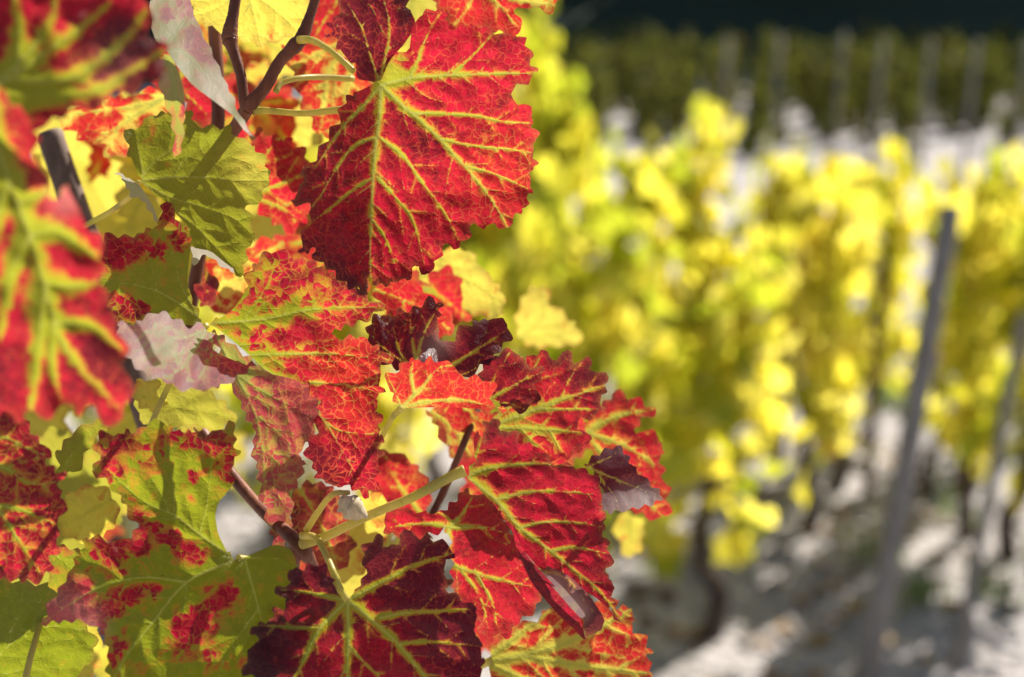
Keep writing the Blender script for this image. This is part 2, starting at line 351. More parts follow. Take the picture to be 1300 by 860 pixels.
LEAF2D = np.array([(0, 0), (0.1, -0.22), (0.34, -0.3), (0.55, -0.06), (0.5, 0.2), (0.66, 0.5), (0.34, 0.58), (0.2, 0.75), (0, 1.0),
                   (-0.2, 0.75), (-0.34, 0.58), (-0.66, 0.5), (-0.5, 0.2), (-0.55, -0.06), (-0.34, -0.3), (-0.1, -0.22)])
def leaf_cards(cen, size, rg, down=0.55):
    """small five-lobed leaves, folded along the midrib, each blade hanging its own way"""
    n = len(cen); L = LEAF2D; k = len(L)
    z = 0.22 * np.abs(L[:, 0]) - 0.18 * (L[:, 1]) ** 2
    loc = np.column_stack([L[:, 0], L[:, 1] - 0.2, z]); loc[0] = (0, 0.12, 0.0)
    ax = rg.normal(size=(n, 3)); ax[:, 2] = -np.abs(ax[:, 2]) * 1.2 - down; ax /= np.linalg.norm(ax, axis=1)[:, None]
    s = np.cross(ax, rg.normal(size=(n, 3))); s /= np.linalg.norm(s, axis=1)[:, None]; nn = np.cross(s, ax)
    sz = size * rg.uniform(0.6, 1.25, n)
    V = cen[:, None, :] + sz[:, None, None] * (loc[None, :, 0:1] * s[:, None] + loc[None, :, 1:2] * ax[:, None] + loc[None, :, 2:3] * nn[:, None])
    Fc = []
    for i in range(n):
        b = i * k
        for q in range(1, k - 1): Fc.append((b, b + q, b + q + 1))
    return V.reshape(-1, 3), Fc

def forest():
    parts = []; rg = np.random.default_rng(5)
    for i in range(58):
        x = rg.uniform(-34, 46); y = 37 + rg.uniform(0, 16); z0 = float(gz(x, y)); H = rg.uniform(10, 16)
        n = 420
        th = rg.uniform(0, 6.28, n); u = rg.random(n) ** 0.8; rad = (1 - u) ** 0.6 * 0.28 * H * (0.6 + 0.4 * np.cos(3 * th + i)) + 0.4
        cen = np.column_stack([x + rad * np.cos(th) * rg.uniform(0.5, 1, n), y + rad * np.sin(th) * rg.uniform(0.5, 1, n), z0 + 0.3 + u * H])
        parts.append(leaf_cards(cen, 1.25, rg))
    V, Fc = join(parts)
    o = mesh_obj('forest', V, Fc, M['forest']); tag(o, 'dark wood on the slope beyond the far vine rows', kind='stuff')
forest()

# ------------------------------------------------------------------ background vines and stakes
def vine_meshes(seed, h=1.45, n=250, size=0.09, spread=0.145, fmat='vine foliage', z0=0.5):
    rg = np.random.default_rng(seed)
    # foliage: clumps of leaves strung along several upright shoots, with gaps between clumps
    cen = []
    ns = 6
    for s in range(ns):
        a = rg.uniform(0, 6.28); r = spread * rg.uniform(0.3, 1.0); top = h * rg.uniform(0.82, 1.05)
        for c in range(9):
            u = rg.random() ** 0.8; zc = z0 + (top - z0) * u
            b = np.array([r * math.cos(a + u), r * math.sin(a + u), zc])
            k = max(2, int(n / ns / 9)); cen.append(b + rg.normal(0, (0.065, 0.065, 0.07), (k, 3)))
        d = np.array([r * 1.25 * math.cos(a), r * 1.25 * math.sin(a), z0 - 0.05])
        cen.append(d + rg.normal(0, (0.05, 0.05, 0.08), (4, 3)))
    fv, ff = leaf_cards(np.vstack(cen), size, rg)
    lean = rg.uniform(-0.06, 0.06)
    pth = smooth_path([(0, 0, -0.05), (lean, 0.02, 0.15), (-lean, -0.01, 0.32), (0.01, 0, z0 + 0.12)], 4)
    tv, tf = tube(pth, [0.045, 0.034, 0.028, 0.02], 9, 0.13, seed)
    sh = []
    for s in range(4):
        a = rg.uniform(0, 6.28); r = spread * 0.6
        sh.append(tube(smooth_path([(0, 0, z0 + 0.08), (r * math.cos(a), r * math.sin(a), z0 + 0.4), (r * 0.6 * math.cos(a + .4), r * 0.6 * math.sin(a + .4), h * 0.95)], 4), [0.006, 0.004, 0.002], 6))
    sv, sf = join(sh)
    return [('trunk', tv, tf, M['old wood']), ('foliage', fv, ff, M[fmat]), ('shoot', sv, sf, M['cane'])]

protos = []
def place_vine(variant, store, loc, rot, scale, label, group, make):
    while len(store) <= variant: store.append(None)
    t = empty('grape_vine', loc); scale = (scale[0] * 0.93, scale[1] * 0.93, scale[2]); t.rotation_euler = (0, 0, rot); t.scale = scale
    tag(t, label, 'vine', group)
    if store[variant] is None:
        store[variant] = [mesh_obj(nm, v, f, m, t) for nm, v, f, m in make(variant)]
    else:
        for src in store[variant]:
            c = src.copy(); C.objects.link(c); c.parent = t
    return t

def world_at(px, depth):
    """ground point that shows in column px at the given camera depth"""
    p = unproj(px, 430, depth); x, y = float(p[0]), float(p[1])
    return x, y, float(gz(x, y))

NEAR = [  # column, depth, height factor, width factor, label
    (750, 4.25, 1.06, 1.0, 'tall yellow vine right beside the red leaves, its foliage behind them'),
    (912, 4.45, 0.97, 1.0, 'yellow-green vine on a crooked dark trunk, hanging lowest of the near row'),
    (1310, 5.1, 1.0, 0.95, 'yellow vine cut off by the right edge, behind the thin slanting stake'),
    (688, 5.0, 1.36, 1.05, 'tallest yellow-green vine rising against the dark wood'),
    (812, 5.4, 1.07, 1.0, 'pale yellow vine between the red leaves and the low-hanging vine'),
    (1035, 5.4, 0.96, 0.85, 'yellow vine on an upright dark trunk left of the grey stake'),
    (1195, 5.8, 0.95, 0.75, 'yellow vine behind the upper half of the grey stake'),
    (640, 6.2, 1.12, 1.0, 'yellow vine in the second row behind the tallest one'),
    (880, 6.5, 1.03, 0.9, 'light yellow vine behind the low-hanging vine'),
    (985, 6.6, 0.97, 0.9, 'green-tinged yellow vine with the short dark stake in it'),
    (1110, 6.7, 0.92, 0.8, 'yellow vine at the head of the pale path'),
    (1262, 6.6, 0.94, 0.85, 'yellow vine beside the dark slanting stake at right'),
    (1068, 5.9, 0.97, 0.9, 'bright yellow vine between the one on the upright trunk and the grey stake'),
    (1245, 5.3, 0.97, 0.85, 'yellow vine just right of the thick grey stake'),
    (470, 4.9, 1.0, 1.0, 'yellow vine seen through the gap under the small bright red leaf'),
    (415, 6.4, 1.05, 1.0, 'yellow vine seen far back through the gap beside the thick pale stalk'),
    (560, 6.0, 1.05, 1.0, 'yellow vine seen through gaps in the red leaves'),
    (350, 5.0, 1.1, 1.1, 'yellow vine glimpsed behind the brown forked cane'),
    (130, 4.6, 1.1, 1.1, 'yellow vine glimpsed behind the dark stake at left'),
    (240, 6.2, 1.1, 1.1, 'yellow vine far behind the green leaf at left'),
]
MK = lambda v: vine_meshes(11 + v * 7)
for i, (px, d, hf, wf, lab) in enumerate(NEAR):
    place_vine(i % 5, protos, world_at(px, d), rng.uniform(0, 6.28), (wf, wf, hf), lab, "yellow vines in the rows behind", MK)

farp = []
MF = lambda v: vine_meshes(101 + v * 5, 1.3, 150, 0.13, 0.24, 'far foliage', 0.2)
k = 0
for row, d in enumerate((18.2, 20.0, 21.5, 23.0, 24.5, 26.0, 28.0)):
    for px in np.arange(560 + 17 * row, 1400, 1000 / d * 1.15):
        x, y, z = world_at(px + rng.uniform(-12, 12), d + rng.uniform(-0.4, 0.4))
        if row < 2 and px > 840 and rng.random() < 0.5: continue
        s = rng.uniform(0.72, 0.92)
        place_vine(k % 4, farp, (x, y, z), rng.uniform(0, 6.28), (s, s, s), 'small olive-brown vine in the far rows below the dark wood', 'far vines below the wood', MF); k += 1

def stake(name, top_px, bot_px, depth, r, mat, label, group=None, cut=0.02):
    """round stake through two picture points at one distance, driven into the soil"""
    a = unproj(*top_px, depth); b = unproj(*bot_px, depth); d = (b - a) / np.linalg.norm(b - a)
    while b[2] > gz(b[0], b[1]) - 0.15: b = b + d * 0.02
    base = np.array(b); base[2] = max(base[2], b[2])
    p = [a + (b - a) * t for t in (0, 0.004, 0.012, 0.3, 0.6, 1)]
    V, Fc = tube(np.array(p) - base, [r * 0.9, r, r, r * 1.02, r * 1.03, r * 1.05], 14, 0.03, 3)
    o = mesh_obj(name, V, Fc, M[mat], loc=base)
    return tag(o, label, 'stake', group)
stake('vine_stake', (1208, 262), (1098, 880), 4.3, 0.033, 'stake', 'thick grey stake leaning right in front of the yellow vines', 'vineyard stakes')
stake('vine_stake', (1300, 400), (1215, 835), 4.5, 0.018, 'stake', 'thin grey-brown stake slanting at the right edge', 'vineyard stakes')
stake('vine_stake', (1030, 215), (990, 560), 6.3, 0.022, 'dark stake', 'short dark stake top showing in the green-tinged vine', 'vineyard stakes')
stake('vine_stake', (1280, 225), (1225, 560), 6.0, 0.022, 'dark stake', 'dark slanting stake in the yellow vine right of the grey stake', 'vineyard stakes')
stake('vine_stake', (1120, 330), (1103, 600), 6.0, 0.02, 'dark stake', 'dark upright stake just left of the thick grey one', 'vineyard stakes')
stake('vine_stake', (845, 330), (840, 560), 6.1, 0.02, 'dark stake', 'dark upright stake low among the pale yellow vines', 'vineyard stakes')
for px in (905, 968, 1045, 1092, 1150, 1205, 1268):
    x, y, z = world_at(px, 16 + rng.uniform(-1, 4)); V, Fc = tube([(0, 0, -0.2), (0.03, 0, 0.7), (0.05, 0, 1.5)], [0.03, 0.03, 0.028], 8)
    tag(mesh_obj('vine_stake', V, Fc, M['stake'], loc=(x, y, z)), 'thin grey stake standing in the far vine rows', 'stake', 'far vine stakes')

# ------------------------------------------------------------------ the red vine: leaf builder
def Z(x0, y0, sc):
    """reader for points measured on an enlarged crop of the photograph; '!' = the margin from here on is smooth (no teeth)"""
    def f(s):
        P, fl = [], []
        for tok in s.split():
            fl.append(not tok.endswith('!')); a, b = tok.rstrip('!').split(','); P.append((x0 + float(a) / sc, y0 + float(b) / sc))
        return np.array(P), fl
    return f

def inside(poly, q):
    x, y = q[:, 0], q[:, 1]; r = np.zeros(len(q), bool); n = len(poly)
    for i in range(n):
        x1, y1 = poly[i]; x2, y2 = poly[(i + 1) % n]
        if y1 == y2: continue
        c = (y1 > y) != (y2 > y)
        r ^= c & (x < (x2 - x1) * (y - y1) / (y2 - y1) + x1)
    return r

def seg_dist(q, p):
    """distance of points q to polyline p, and position 0..1 along it"""
    best = np.full(len(q), 1e9); tt = np.zeros(len(q)); L = np.r_[0, np.cumsum(np.linalg.norm(np.diff(p, axis=0), axis=1))]; tot = max(L[-1], 1e-6)
    for i in range(len(p) - 1):
        a, d = p[i], p[i + 1] - p[i]; l2 = d @ d
        if l2 < 1e-9: continue
        u = np.clip(((q - a) @ d) / l2, 0, 1); dd = np.hypot(*(q - a - u[:, None] * d).T)
        k = dd < best; best[k] = dd[k]; tt[k] = (L[i] + u[k] * math.sqrt(l2)) / tot
    return best, tt

def margin(P, fl, amp, spacing, rg):
    """serrated leaf margin: rounded-pointed teeth of uneven size along the outline"""
    n = len(P); area = 0.5 * np.sum(P[:, 0] * np.roll(P[:, 1], -1) - np.roll(P[:, 0], -1) * P[:, 1])
    Q, Fq = [], []
    for i in range(n):                                     # soften the corners a little
        a, b = P[i], P[(i + 1) % n]
        Q += [a + (b - a) * 0.16, a + (b - a) * 0.84]; Fq += [fl[i], fl[i]]
    Q = np.array(Q); m = len(Q); out = []; outf = []
    rem = 0.0; ln = spacing; h = amp
    for i in range(m):
        a, b = Q[i], Q[(i + 1) % m]; d = b - a; L = np.hypot(*d)
        if L < 1e-6: continue
        nrm = np.array([d[1], -d[0]]) / L * (1 if area > 0 else -1)
        k = max(1, int(L / 1.8))
        for j in range(k):
            s = j / k; pt = a + d * s
            if Fq[i] and amp > 0:
                u = rem / ln
                um = min(u, 1); um = um / 0.58 if um < 0.58 else (1 - um) / 0.42; prof = um ** 0.92
                pt = pt + nrm * (h * prof - 0.45 * amp)
                rem += L / k
                if rem >= ln: rem = 0; ln = spacing * rg.uniform(0.5, 1.55); h = amp * rg.uniform(0.6, 1.3) * (ln / spacing) ** 0.5
            out.append(pt); outf.append(Fq[i])
    return np.array(out), outf

def branches(veins, poly, rg, spacing, maxlen, gen):
    out = []
    for pts, w0, lev in veins:
        if lev != gen - 1: continue
        L = np.r_[0, np.cumsum(np.linalg.norm(np.diff(pts, axis=0), axis=1))]; tot = L[-1]; s = spacing * rg.uniform(0.7, 1.3); side = 1
        while s < tot * 0.93:
            i = min(np.searchsorted(L, s), len(pts) - 1); i = max(i, 1)
            t = (pts[i] - pts[i - 1]) / max(np.linalg.norm(pts[i] - pts[i - 1]), 1e-6)
            ang = math.atan2(t[1], t[0]) + side * R(rg.uniform(42, 58)); p = pts[i].copy(); path = [p.copy()]
            ml = maxlen * (1 - 0.55 * s / tot) * rg.uniform(0.6, 1.1)
            for q in range(int(ml / 6)):
                ang -= side * 0.03 + rg.normal(0, 0.06); p = p + 6 * np.array([math.cos(ang), math.sin(ang)])
                if not inside(poly, p[None])[0]: break
                if q > 1 and min([seg_dist(p[None], v[0])[0][0] for v in veins + out if v[0] is not pts] or [99]) < 5: 
                    path.append(p.copy()); break
                path.append(p.copy())
            if len(path) > 2: out.append((np.array(path), w0 * (0.5 if gen == 2 else 0.4), gen))
            side = -side; s += spacing * rg.uniform(0.45, 0.75)
    return out

VINE = empty('red_grape_vine', (-0.34, 0.62, 0.0))
tag(VINE, 'close grapevine with red, green and yellow autumn leaves on brown canes', 'vine')
JUNC = {}
nleaf = [0]
def blade(patches, mat, name='leaf', label=None, origin=None):
    """one leaf: patches of one blade (a folded lobe is a patch of its own) -> one mesh with pigment attributes"""
    nleaf[0] += 1; idx = nleaf[0]
    VV, FF, LA, LB, LC, off = [], [], [], [], [], 0
    for pi, p in enumerate(patches):
        rg = np.random.default_rng(1000 * idx + pi)
        P, fl = p['out']; fl = fl or [True] * len(P)
        poly, pf = margin(P, fl, p.get('teeth', 6) * 1.65, p.get('gap', 15) * 1.65, rg)
        h = p.get('res', 3.0)
        x0, y0 = poly.min(0); x1, y1 = poly.max(0)
        gx_, gy_ = np.meshgrid(np.arange(x0, x1, h), np.arange(y0, y1, h * 0.87)); gx_[1::2] += h / 2
        g = np.column_stack([gx_.ravel(), gy_.ravel()]) + rg.uniform(-0.15, 0.15, (gx_.size, 2)) * h
        g = g[inside(poly, g)]; ed, _ = seg_dist(g, np.vstack([poly, poly[:1]])); g = g[ed > h * 0.55]
        allp = [Vector(q) for q in poly] + [Vector(q) for q in g]; np_ = len(poly)
        ov, oe, of, _, _, _ = delaunay_2d_cdt(allp, [], [list(range(np_))], 1, 1e-4)
        q = np.array([(v.x, v.y) for v in ov]); tri = [tuple(f) for f in of]
        # veins
        prim = [(smooth_path(v, 5), wv, 1) for v, wv in p.get('veins', [])]
        veins = list(prim)
        if prim and p.get('auto', True):
            sp = p.get('vsp', 30)
            veins += branches(veins, poly, rg, sp, p.get('vlen', 90), 2)
            if h < 4.5: veins += branches(veins, poly, rg, sp * 0.62, 34, 3)
        vd = np.full(len(q), 50.0); inter = np.full(len(q), 99.0); dmin = np.full(len(q), 400.0); halo = np.zeros(len(q)); vh = np.zeros(len(q))
        hw = p.get('halo', 11) * 0.64; hs = p.get('hstr', 1.0) * 0.95
        for pts, wv, lev in veins:
            d, t = seg_dist(q, pts); ww = 0.62 * wv * (1 - 0.72 * t); rel = d / np.maximum(ww, 0.5)
            k = rel < vd; vd[k] = rel[k]; vh[k] = (1.0, 0.5, 0.0)[lev - 1]
            if lev < 3: dmin = np.minimum(dmin, d)
            inter = np.minimum(inter, d)
            f = (min(1.1, (wv / 4.0) ** 1.5), 0.3, 0.12)[lev - 1]; a = hs * (1, 0.5, 0.15)[lev - 1]
            halo = np.maximum(halo, a * (1 - 0.45 * t) * np.exp(-(d / (1.05 * hw * f * (1 - 0.78 * t) + 0.6)) ** 1.4))
        mk = [i for i in range(len(poly)) if pf[i]]
        ed = np.full(len(q), 60.0)
        if mk:
            mp = poly[mk][::2]
            for c in range(0, len(q), 4000):
                ed[c:c + 4000] = np.sqrt(((q[c:c + 4000, None] - mp[None]) ** 2).sum(2)).min(1)
        def field(spec):
            if spec is None: return np.zeros(len(q))
            if not isinstance(spec, (tuple, list)): return np.full(len(q), float(spec))
            base, eg, ew = spec[:3]; f = base + eg * np.exp(-ed / ew)
            for bx, by, br, ba in (spec[3] if len(spec) > 3 else []):
                f = f + ba * np.exp(-((q[:, 0] - bx) ** 2 + (q[:, 1] - by) ** 2) / br ** 2)
            return f
        pig, drk, yel, pale = field(p.get('pig', 0.8)), field(p.get('drk', 0.1)), field(p.get('yel', 0.1)), field(p.get('pale', 0))
        drk = drk + p.get('idrk', 0.58) * (1 - np.exp(-(dmin / 17.0) ** 2)) * (0.6 + 0.8 * vnoise(q[:, 0] / 45 + 9, q[:, 1] / 45, 170 + idx))
        dry = np.clip(np.exp(-ed / 2.8) * (0.5 + 1.0 * vnoise(q[:, 0] / 22, q[:, 1] / 22, idx)), 0, 1) if p.get('teeth', 6) > 0 else np.zeros(len(q))
        # shape in depth
        d0 = p['d']; s = d0 / F; cx, cy = p.get('c', q.mean(0))
        dz = (p.get('gx', 0) * (q[:, 0] - cx) + p.get('gy', 0) * (q[:, 1] - cy)) * s
        for ax, ay, bx, by, sl_ in p.get('creases', []):
            L = math.hypot(bx - ax, by - ay); sd = ((q[:, 0] - ax) * (by - ay) - (q[:, 1] - ay) * (bx - ax)) / L
            dz += sl_ * s * (np.logaddexp(0, sd / 5) * 5)
        for bx, by, br, ba in p.get('bumps', []):
            dz += ba * 0.001 * np.exp(-((q[:, 0] - bx) ** 2 + (q[:, 1] - by) ** 2) / br ** 2)
        if veins:
            dz -= p.get('puck', 1.6) * 0.001 * (1 - np.exp(-(dmin / 13.0) ** 1.3))
        am = p.get('wave', 2.2) * 0.001
        dz += am * vnoise(q[:, 0] / 70 + idx * 3, q[:, 1] / 70, 50 + idx) + 0.35 * am * vnoise(q[:, 0] / 24, q[:, 1] / 24 + idx, 90 + idx)
        dz += p.get('curl', 2.0) * 0.001 * np.exp(-ed / 14) * (0.3 + vnoise(q[:, 0] / 35, q[:, 1] / 35, 130 + idx))
        D = d0 + dz
        W = unproj(q[:, 0], q[:, 1], D)
        # faces toward the camera unless the lower face shows
        under = p.get('under', False); t2 = []
        for a, b, c in (t for t in tri if len(t) == 3):
            ar = (q[b, 0] - q[a, 0]) * (q[c, 1] - q[a, 1]) - (q[c, 0] - q[a, 0]) * (q[b, 1] - q[a, 1])
            if (ar > 0) != under: a, c = c, a
            t2.append((a + off, b + off, c + off))
        VV.append(W); FF += t2; off += len(q)
        LA.append(np.column_stack([vd, halo, pig, drk])); LB.append(np.column_stack([np.clip(yel, 0, 1), np.clip(pale, 0, 1), vh, dry]))
        LC.append(np.column_stack([q + idx * 317.0, np.zeros(len(q))]))
        if pi == 0:
            j = np.array(p['j'] if 'j' in p else (p['veins'][0][0][0] if p.get('veins') else (cx, cy)), float)
            k = np.argmin(((q - j) ** 2).sum(1)); jw = W[k]; jd = D[k]
    V = np.vstack(VV); loc = Vector(jw)
    o = mesh_obj(name, V - jw, FF, M[mat], VINE, loc - VINE.location)
    me = o.data
    for nm, dat, ty in (('la', LA, 'FLOAT_COLOR'), ('lb', LB, 'FLOAT_COLOR')):
        at = me.attributes.new(nm, ty, 'POINT'); at.data.foreach_set('color', np.vstack(dat).astype(np.float32).ravel())
    at = me.attributes.new('lc', 'FLOAT_VECTOR', 'POINT'); at.data.foreach_set('vector', np.vstack(LC).astype(np.float32).ravel())
    if label: o['label'] = label
    o_j = (np.array(jw), float(jd))
    return o, o_j

def petiole(leaf, pts, radii, mat='petiole'):
    """stalk: (px, py, depth) points, the last one at the blade; child of its leaf"""
    o, (jw, jd) = leaf
    w3 = np.array([unproj(x, y, d if d else jd) for x, y, d in pts])
    path = smooth_path(w3, 8)
    V, Fc = tube(path, [r * 0.001 for r in radii], 12, 0.02, 4)
    return mesh_obj('petiole', V - jw, Fc, M[mat], o)

def cane(pts, radii, mat='cane', name='cane', nodes=()):
    w3 = np.array([np.r_[unproj(x, y, d)] for x, y, d in pts]); path = smooth_path(w3, 10)
    n = len(path); r = np.interp(np.linspace(0, 1, n), np.linspace(0, 1, len(radii)), radii) * 0.001
    for t, a, wd in nodes: r = r * (1 + a * np.exp(-((np.linspace(0, 1, n) - t) / wd) ** 2))
    V, Fc = tube(path, list(r), 14, 0.025, 5)
    loc = Vector(w3[0]); return mesh_obj(name, V - np.array(loc), Fc, M[mat], VINE, loc - VINE.location)

Z1 = Z(0, 0, 2.866); Z2 = Z(300, 0, 2.2643); Z3 = Z(0, 230, 2.606); Z4 = Z(250, 280, 2.389); Z5 = Z(0, 520, 2.529)
Z6 = Z(300, 560, 2.866); Z7 = Z(460, 430, 2.0); Zd = Z(220, 0, 4.3); Zc = Z(100, 140, 3.582); ZP = Z(0, 0, 1.0)
def V_(z, *rows):
    """veins: 'points|half width'"""
    out = []
    for r in rows:
        a, b = r.split('|'); out.append((z(a)[0], float(b)))
    return out
def B_(z, s, sc):
    """blobs 'x,y,r,amp ...' in the crop's own units"""
    out = []
    for tok in s.split():
        x, y, r, a = map(float, tok.split(',')); P = z('%f,%f' % (x, y))[0][0]; out.append((P[0], P[1], r / sc, a))
    return out

# ------------------------------------------------------------------ the leaves in focus
# big red leaf at the top
L1 = blade([
 dict(out=Z2('405,215 440,150! 497,150! 505,75! 530,45 590,15 650,30 700,50 740,90 770,98 810,95 835,125 850,150 845,175 868,210 835,228 780,275 800,290 830,300 858,335 850,355 868,380 868,408 835,415 868,465 860,490 835,500 855,540 850,560 832,570 830,605 800,625 782,665 750,655 720,642 690,650 665,655 660,690 640,715 610,705 588,715 572,770 545,775 520,762 505,790 490,812 465,800 440,825 400,820 385,800 370,830 330,828 300,808 275,780 240,758 222,738 228,715 200,735 178,725 195,670 210,640 215,600 200,585 152,575 185,545 195,515 175,510 205,485 225,455 245,425 270,380 300,340 310,290 330,270! 370,255! 395,240!'),
      veins=V_(Z2, '415,245 500,225 600,217 720,213 862,210|4.2', '415,245 480,305 560,375 640,460 700,530 750,600 780,660|4.2', '415,245 412,330 400,430 392,530 388,620 385,700 385,800|4.8',
               '415,245 370,300 310,360 255,440 215,500|3', '415,245 490,225 515,190 545,110 588,35|3',
               '620,215 680,160 740,95|2', '500,325 600,328 700,335 760,350 850,355|2.4', '590,400 680,420 780,430 850,440|2', '660,480 740,500 840,545|1.8',
               '418,400 480,450 530,520 590,600 640,690|2.6', '405,510 460,570 510,640 540,760|2.2', '400,395 340,420 290,480 250,550 215,600|2.2', '395,510 330,550 270,600 215,640|2', '390,630 430,690 460,780|1.8'),
      d=0.645, c=(484, 110), gx=-0.1, gy=0.2, creases=[(470, 330, 484, 110, -1.05), (700, 235, 300, 262, -0.5)], teeth=5, gap=13, res=2.4, halo=12, hstr=1.05, vsp=34, vlen=60,
      pig=(0.98, 0.0, 10, B_(Z2, '450,195,50,-0.7 800,520,90,-0.12 740,400,90,-0.12', 2.264)), drk=(0.12, 0.2, 14, B_(Z2, '560,420,90,0.35 500,360,90,0.3 260,480,120,0.3 350,720,120,0.25', 2.264)), yel=(0.15, 0.1, 12, B_(Z2, '780,500,160,0.5', 2.264)), wave=2.0, puck=1.8),
 dict(out=Z2('412,240 395,235! 345,228! 345,180! 330,185! 300,145 280,110 250,105 275,85 262,65 290,40 295,5 300,-30 420,-45 480,-25 500,30! 515,60! 505,95! 480,130! 440,175!'),
      veins=V_(Z2, '412,240 430,160 440,80 420,-30|3', '412,240 385,160 360,80 320,10|2.4'), d=0.640, c=(484, 105), gx=0.6, gy=0.3, creases=[(452, 110, 430, -10, 0.9)], teeth=5, gap=13, res=3, halo=5,
      pig=1.0, drk=(0.45, 0.4, 20, B_(Z2, '290,80,95,1.6', 2.264)), wave=2.5),  # dark purple blob at left puts the folded lobe's shade into its colour
], 'red', label='largest deep red leaf with yellow-green veins and one lobe folded back, top centre')

# green and red leaf, its lobes spread around one junction
L2 = blade([
 dict(out=Z4('30,310 60,305! 110,270! 145,220 150,170 165,140 190,110 215,92 260,95 290,110 330,115 350,115 360,130 400,150 440,175 470,190 505,205 520,235 562,262 540,285 520,300 480,315 430,330 405,345 420,360 460,350 500,350 520,370 550,375 588,425 560,440 540,470 555,490 570,515 560,530 535,545 555,570 540,580 560,610 550,640 565,650 550,680 570,700 550,740 545,780 550,800 530,820 520,845 480,820 440,800 420,818 390,785 365,790 350,745 325,710 330,680 360,650 365,600 370,560 360,530 330,500! 290,480! 220,465! 150,400! 80,340!'),
      veins=V_(Z4, '38,312 200,300 350,270 555,262|3.2', '38,312 100,365 190,440 300,520 380,600 440,700 518,838|3.6', '150,408 300,405 420,405 580,425|2.6', '330,490 450,500 550,520|2', '140,305 180,250 215,200|1.8', '390,610 440,640 550,650|1.6'),
      d=0.640, c=(265, 412), gx=0.05, gy=0.1, teeth=5, gap=12, res=2.5, halo=8, hstr=0.7, vsp=30, vlen=50,
      pig=(0.20, 0.40, 22, B_(Z4, '230,230,45,0.5 270,140,60,0.35 330,190,60,0.35 180,355,32,0.6 250,360,35,0.65 310,340,45,0.55 380,330,60,0.5 460,240,70,0.45 280,440,35,0.6 350,440,40,0.6 430,450,60,0.6 500,420,60,0.4 520,400,60,0.35 500,560,90,0.55 430,720,110,0.75 480,780,80,0.5 350,700,80,0.5 300,330,30,0.2 400,540,60,0.3', 2.389)),
      drk=(0.05, 0.15, 10, B_(Z4, '420,740,80,0.5 470,230,60,0.3', 2.389)), yel=(0.05, 0, 9, B_(Z4, '480,440,120,0.7 400,420,80,0.4 480,580,80,0.5', 2.389))),
 dict(out=Z3('668,460 640,400! 620,340! 622,290! 632,210 630,150 612,175 590,130 560,80 545,60 532,90 530,150 500,150 470,165 445,180 410,185 360,175 330,205 322,300 340,370 360,430! 385,470! 450,470! 530,450! 600,475! 660,480!'),
      veins=V_(Z3, '668,460 600,410 520,365 450,345 335,330|3', '660,450 600,350 580,270 560,200|2.2', '520,365 500,280 480,220|1.6', '450,345 420,280 400,230|1.4'),
      d=0.638, c=(265, 412), gx=-0.12, gy=-0.3, teeth=4, gap=11, res=2.6, halo=7, hstr=0.6, vsp=30, vlen=45,
      pig=(0.12, 0.12, 14, B_(Z3, '360,215,55,0.75 395,275,38,0.7 470,225,40,0.7 550,110,55,0.7 600,190,40,0.6 535,240,24,0.6 410,420,45,0.7 470,430,36,0.6 425,190,50,0.35', 2.606))),
 dict(out=Z3('385,472 395,540 440,610 480,640 545,665 600,690 640,692 700,692 760,670 820,625 862,605 790,600! 730,575! 700,555! 718,520 700,500 660,470 620,485 580,455 530,430 480,450 430,475'),
      veins=V_(Z3, '690,485 640,560 600,620 540,650|2.2', '690,485 600,520 500,500 420,490|1.8', '690,490 720,570 800,605|1.6'), d=0.630, c=(255, 418), gx=0.7, gy=-1.45, teeth=4, gap=11, res=2.8, under=True, halo=7,
      pig=(0.35, 0.45, 20, B_(Z3, '790,620,120,0.5 470,520,60,0.2', 2.606)), drk=(0.1, 0.2, 12), pale=(0.15, 0.0, 10, B_(Z3, '560,470,100,0.5 450,570,90,0.5 780,640,110,-0.2', 2.606)), wave=2.0, puck=0.8, curl=1.0),
 dict(out=[np.vstack([Z4('40,318 100,490! 110,510! 140,580! 175,640! 165,700!')[0], Z6('75,100 95,200! 115,290! 130,350! 150,420! 165,540! 180,600! 188,590 178,460 182,340 205,270 200,220 195,180 225,150 245,110 248,62')[0],
          Z4('325,760 325,720 300,705 320,690 365,650 350,640 365,610 350,590 375,560 370,520 340,500 355,490 330,470 280,470! 200,450! 120,390!')[0]]),
          None],
      veins=V_(Z4, '45,320 120,470 180,600 205,760 200,900|2.6', '110,460 200,520 300,570 350,600|2', '170,580 240,640 300,690|1.6'),
      d=0.634, c=(265, 412), gx=0.6, gy=0.25, teeth=4, gap=12, res=2.8, halo=8, hstr=0.6,
      pig=(0.6, 0.2, 14, B_(Z4, '130,440,70,-0.5 300,520,80,0.3', 2.389)), drk=(0.0, 0.1, 8), yel=0.1, pale=0.18),
], 'mottled', label='green leaf mottled red between its veins, with a pale lobe folded over, at centre left')

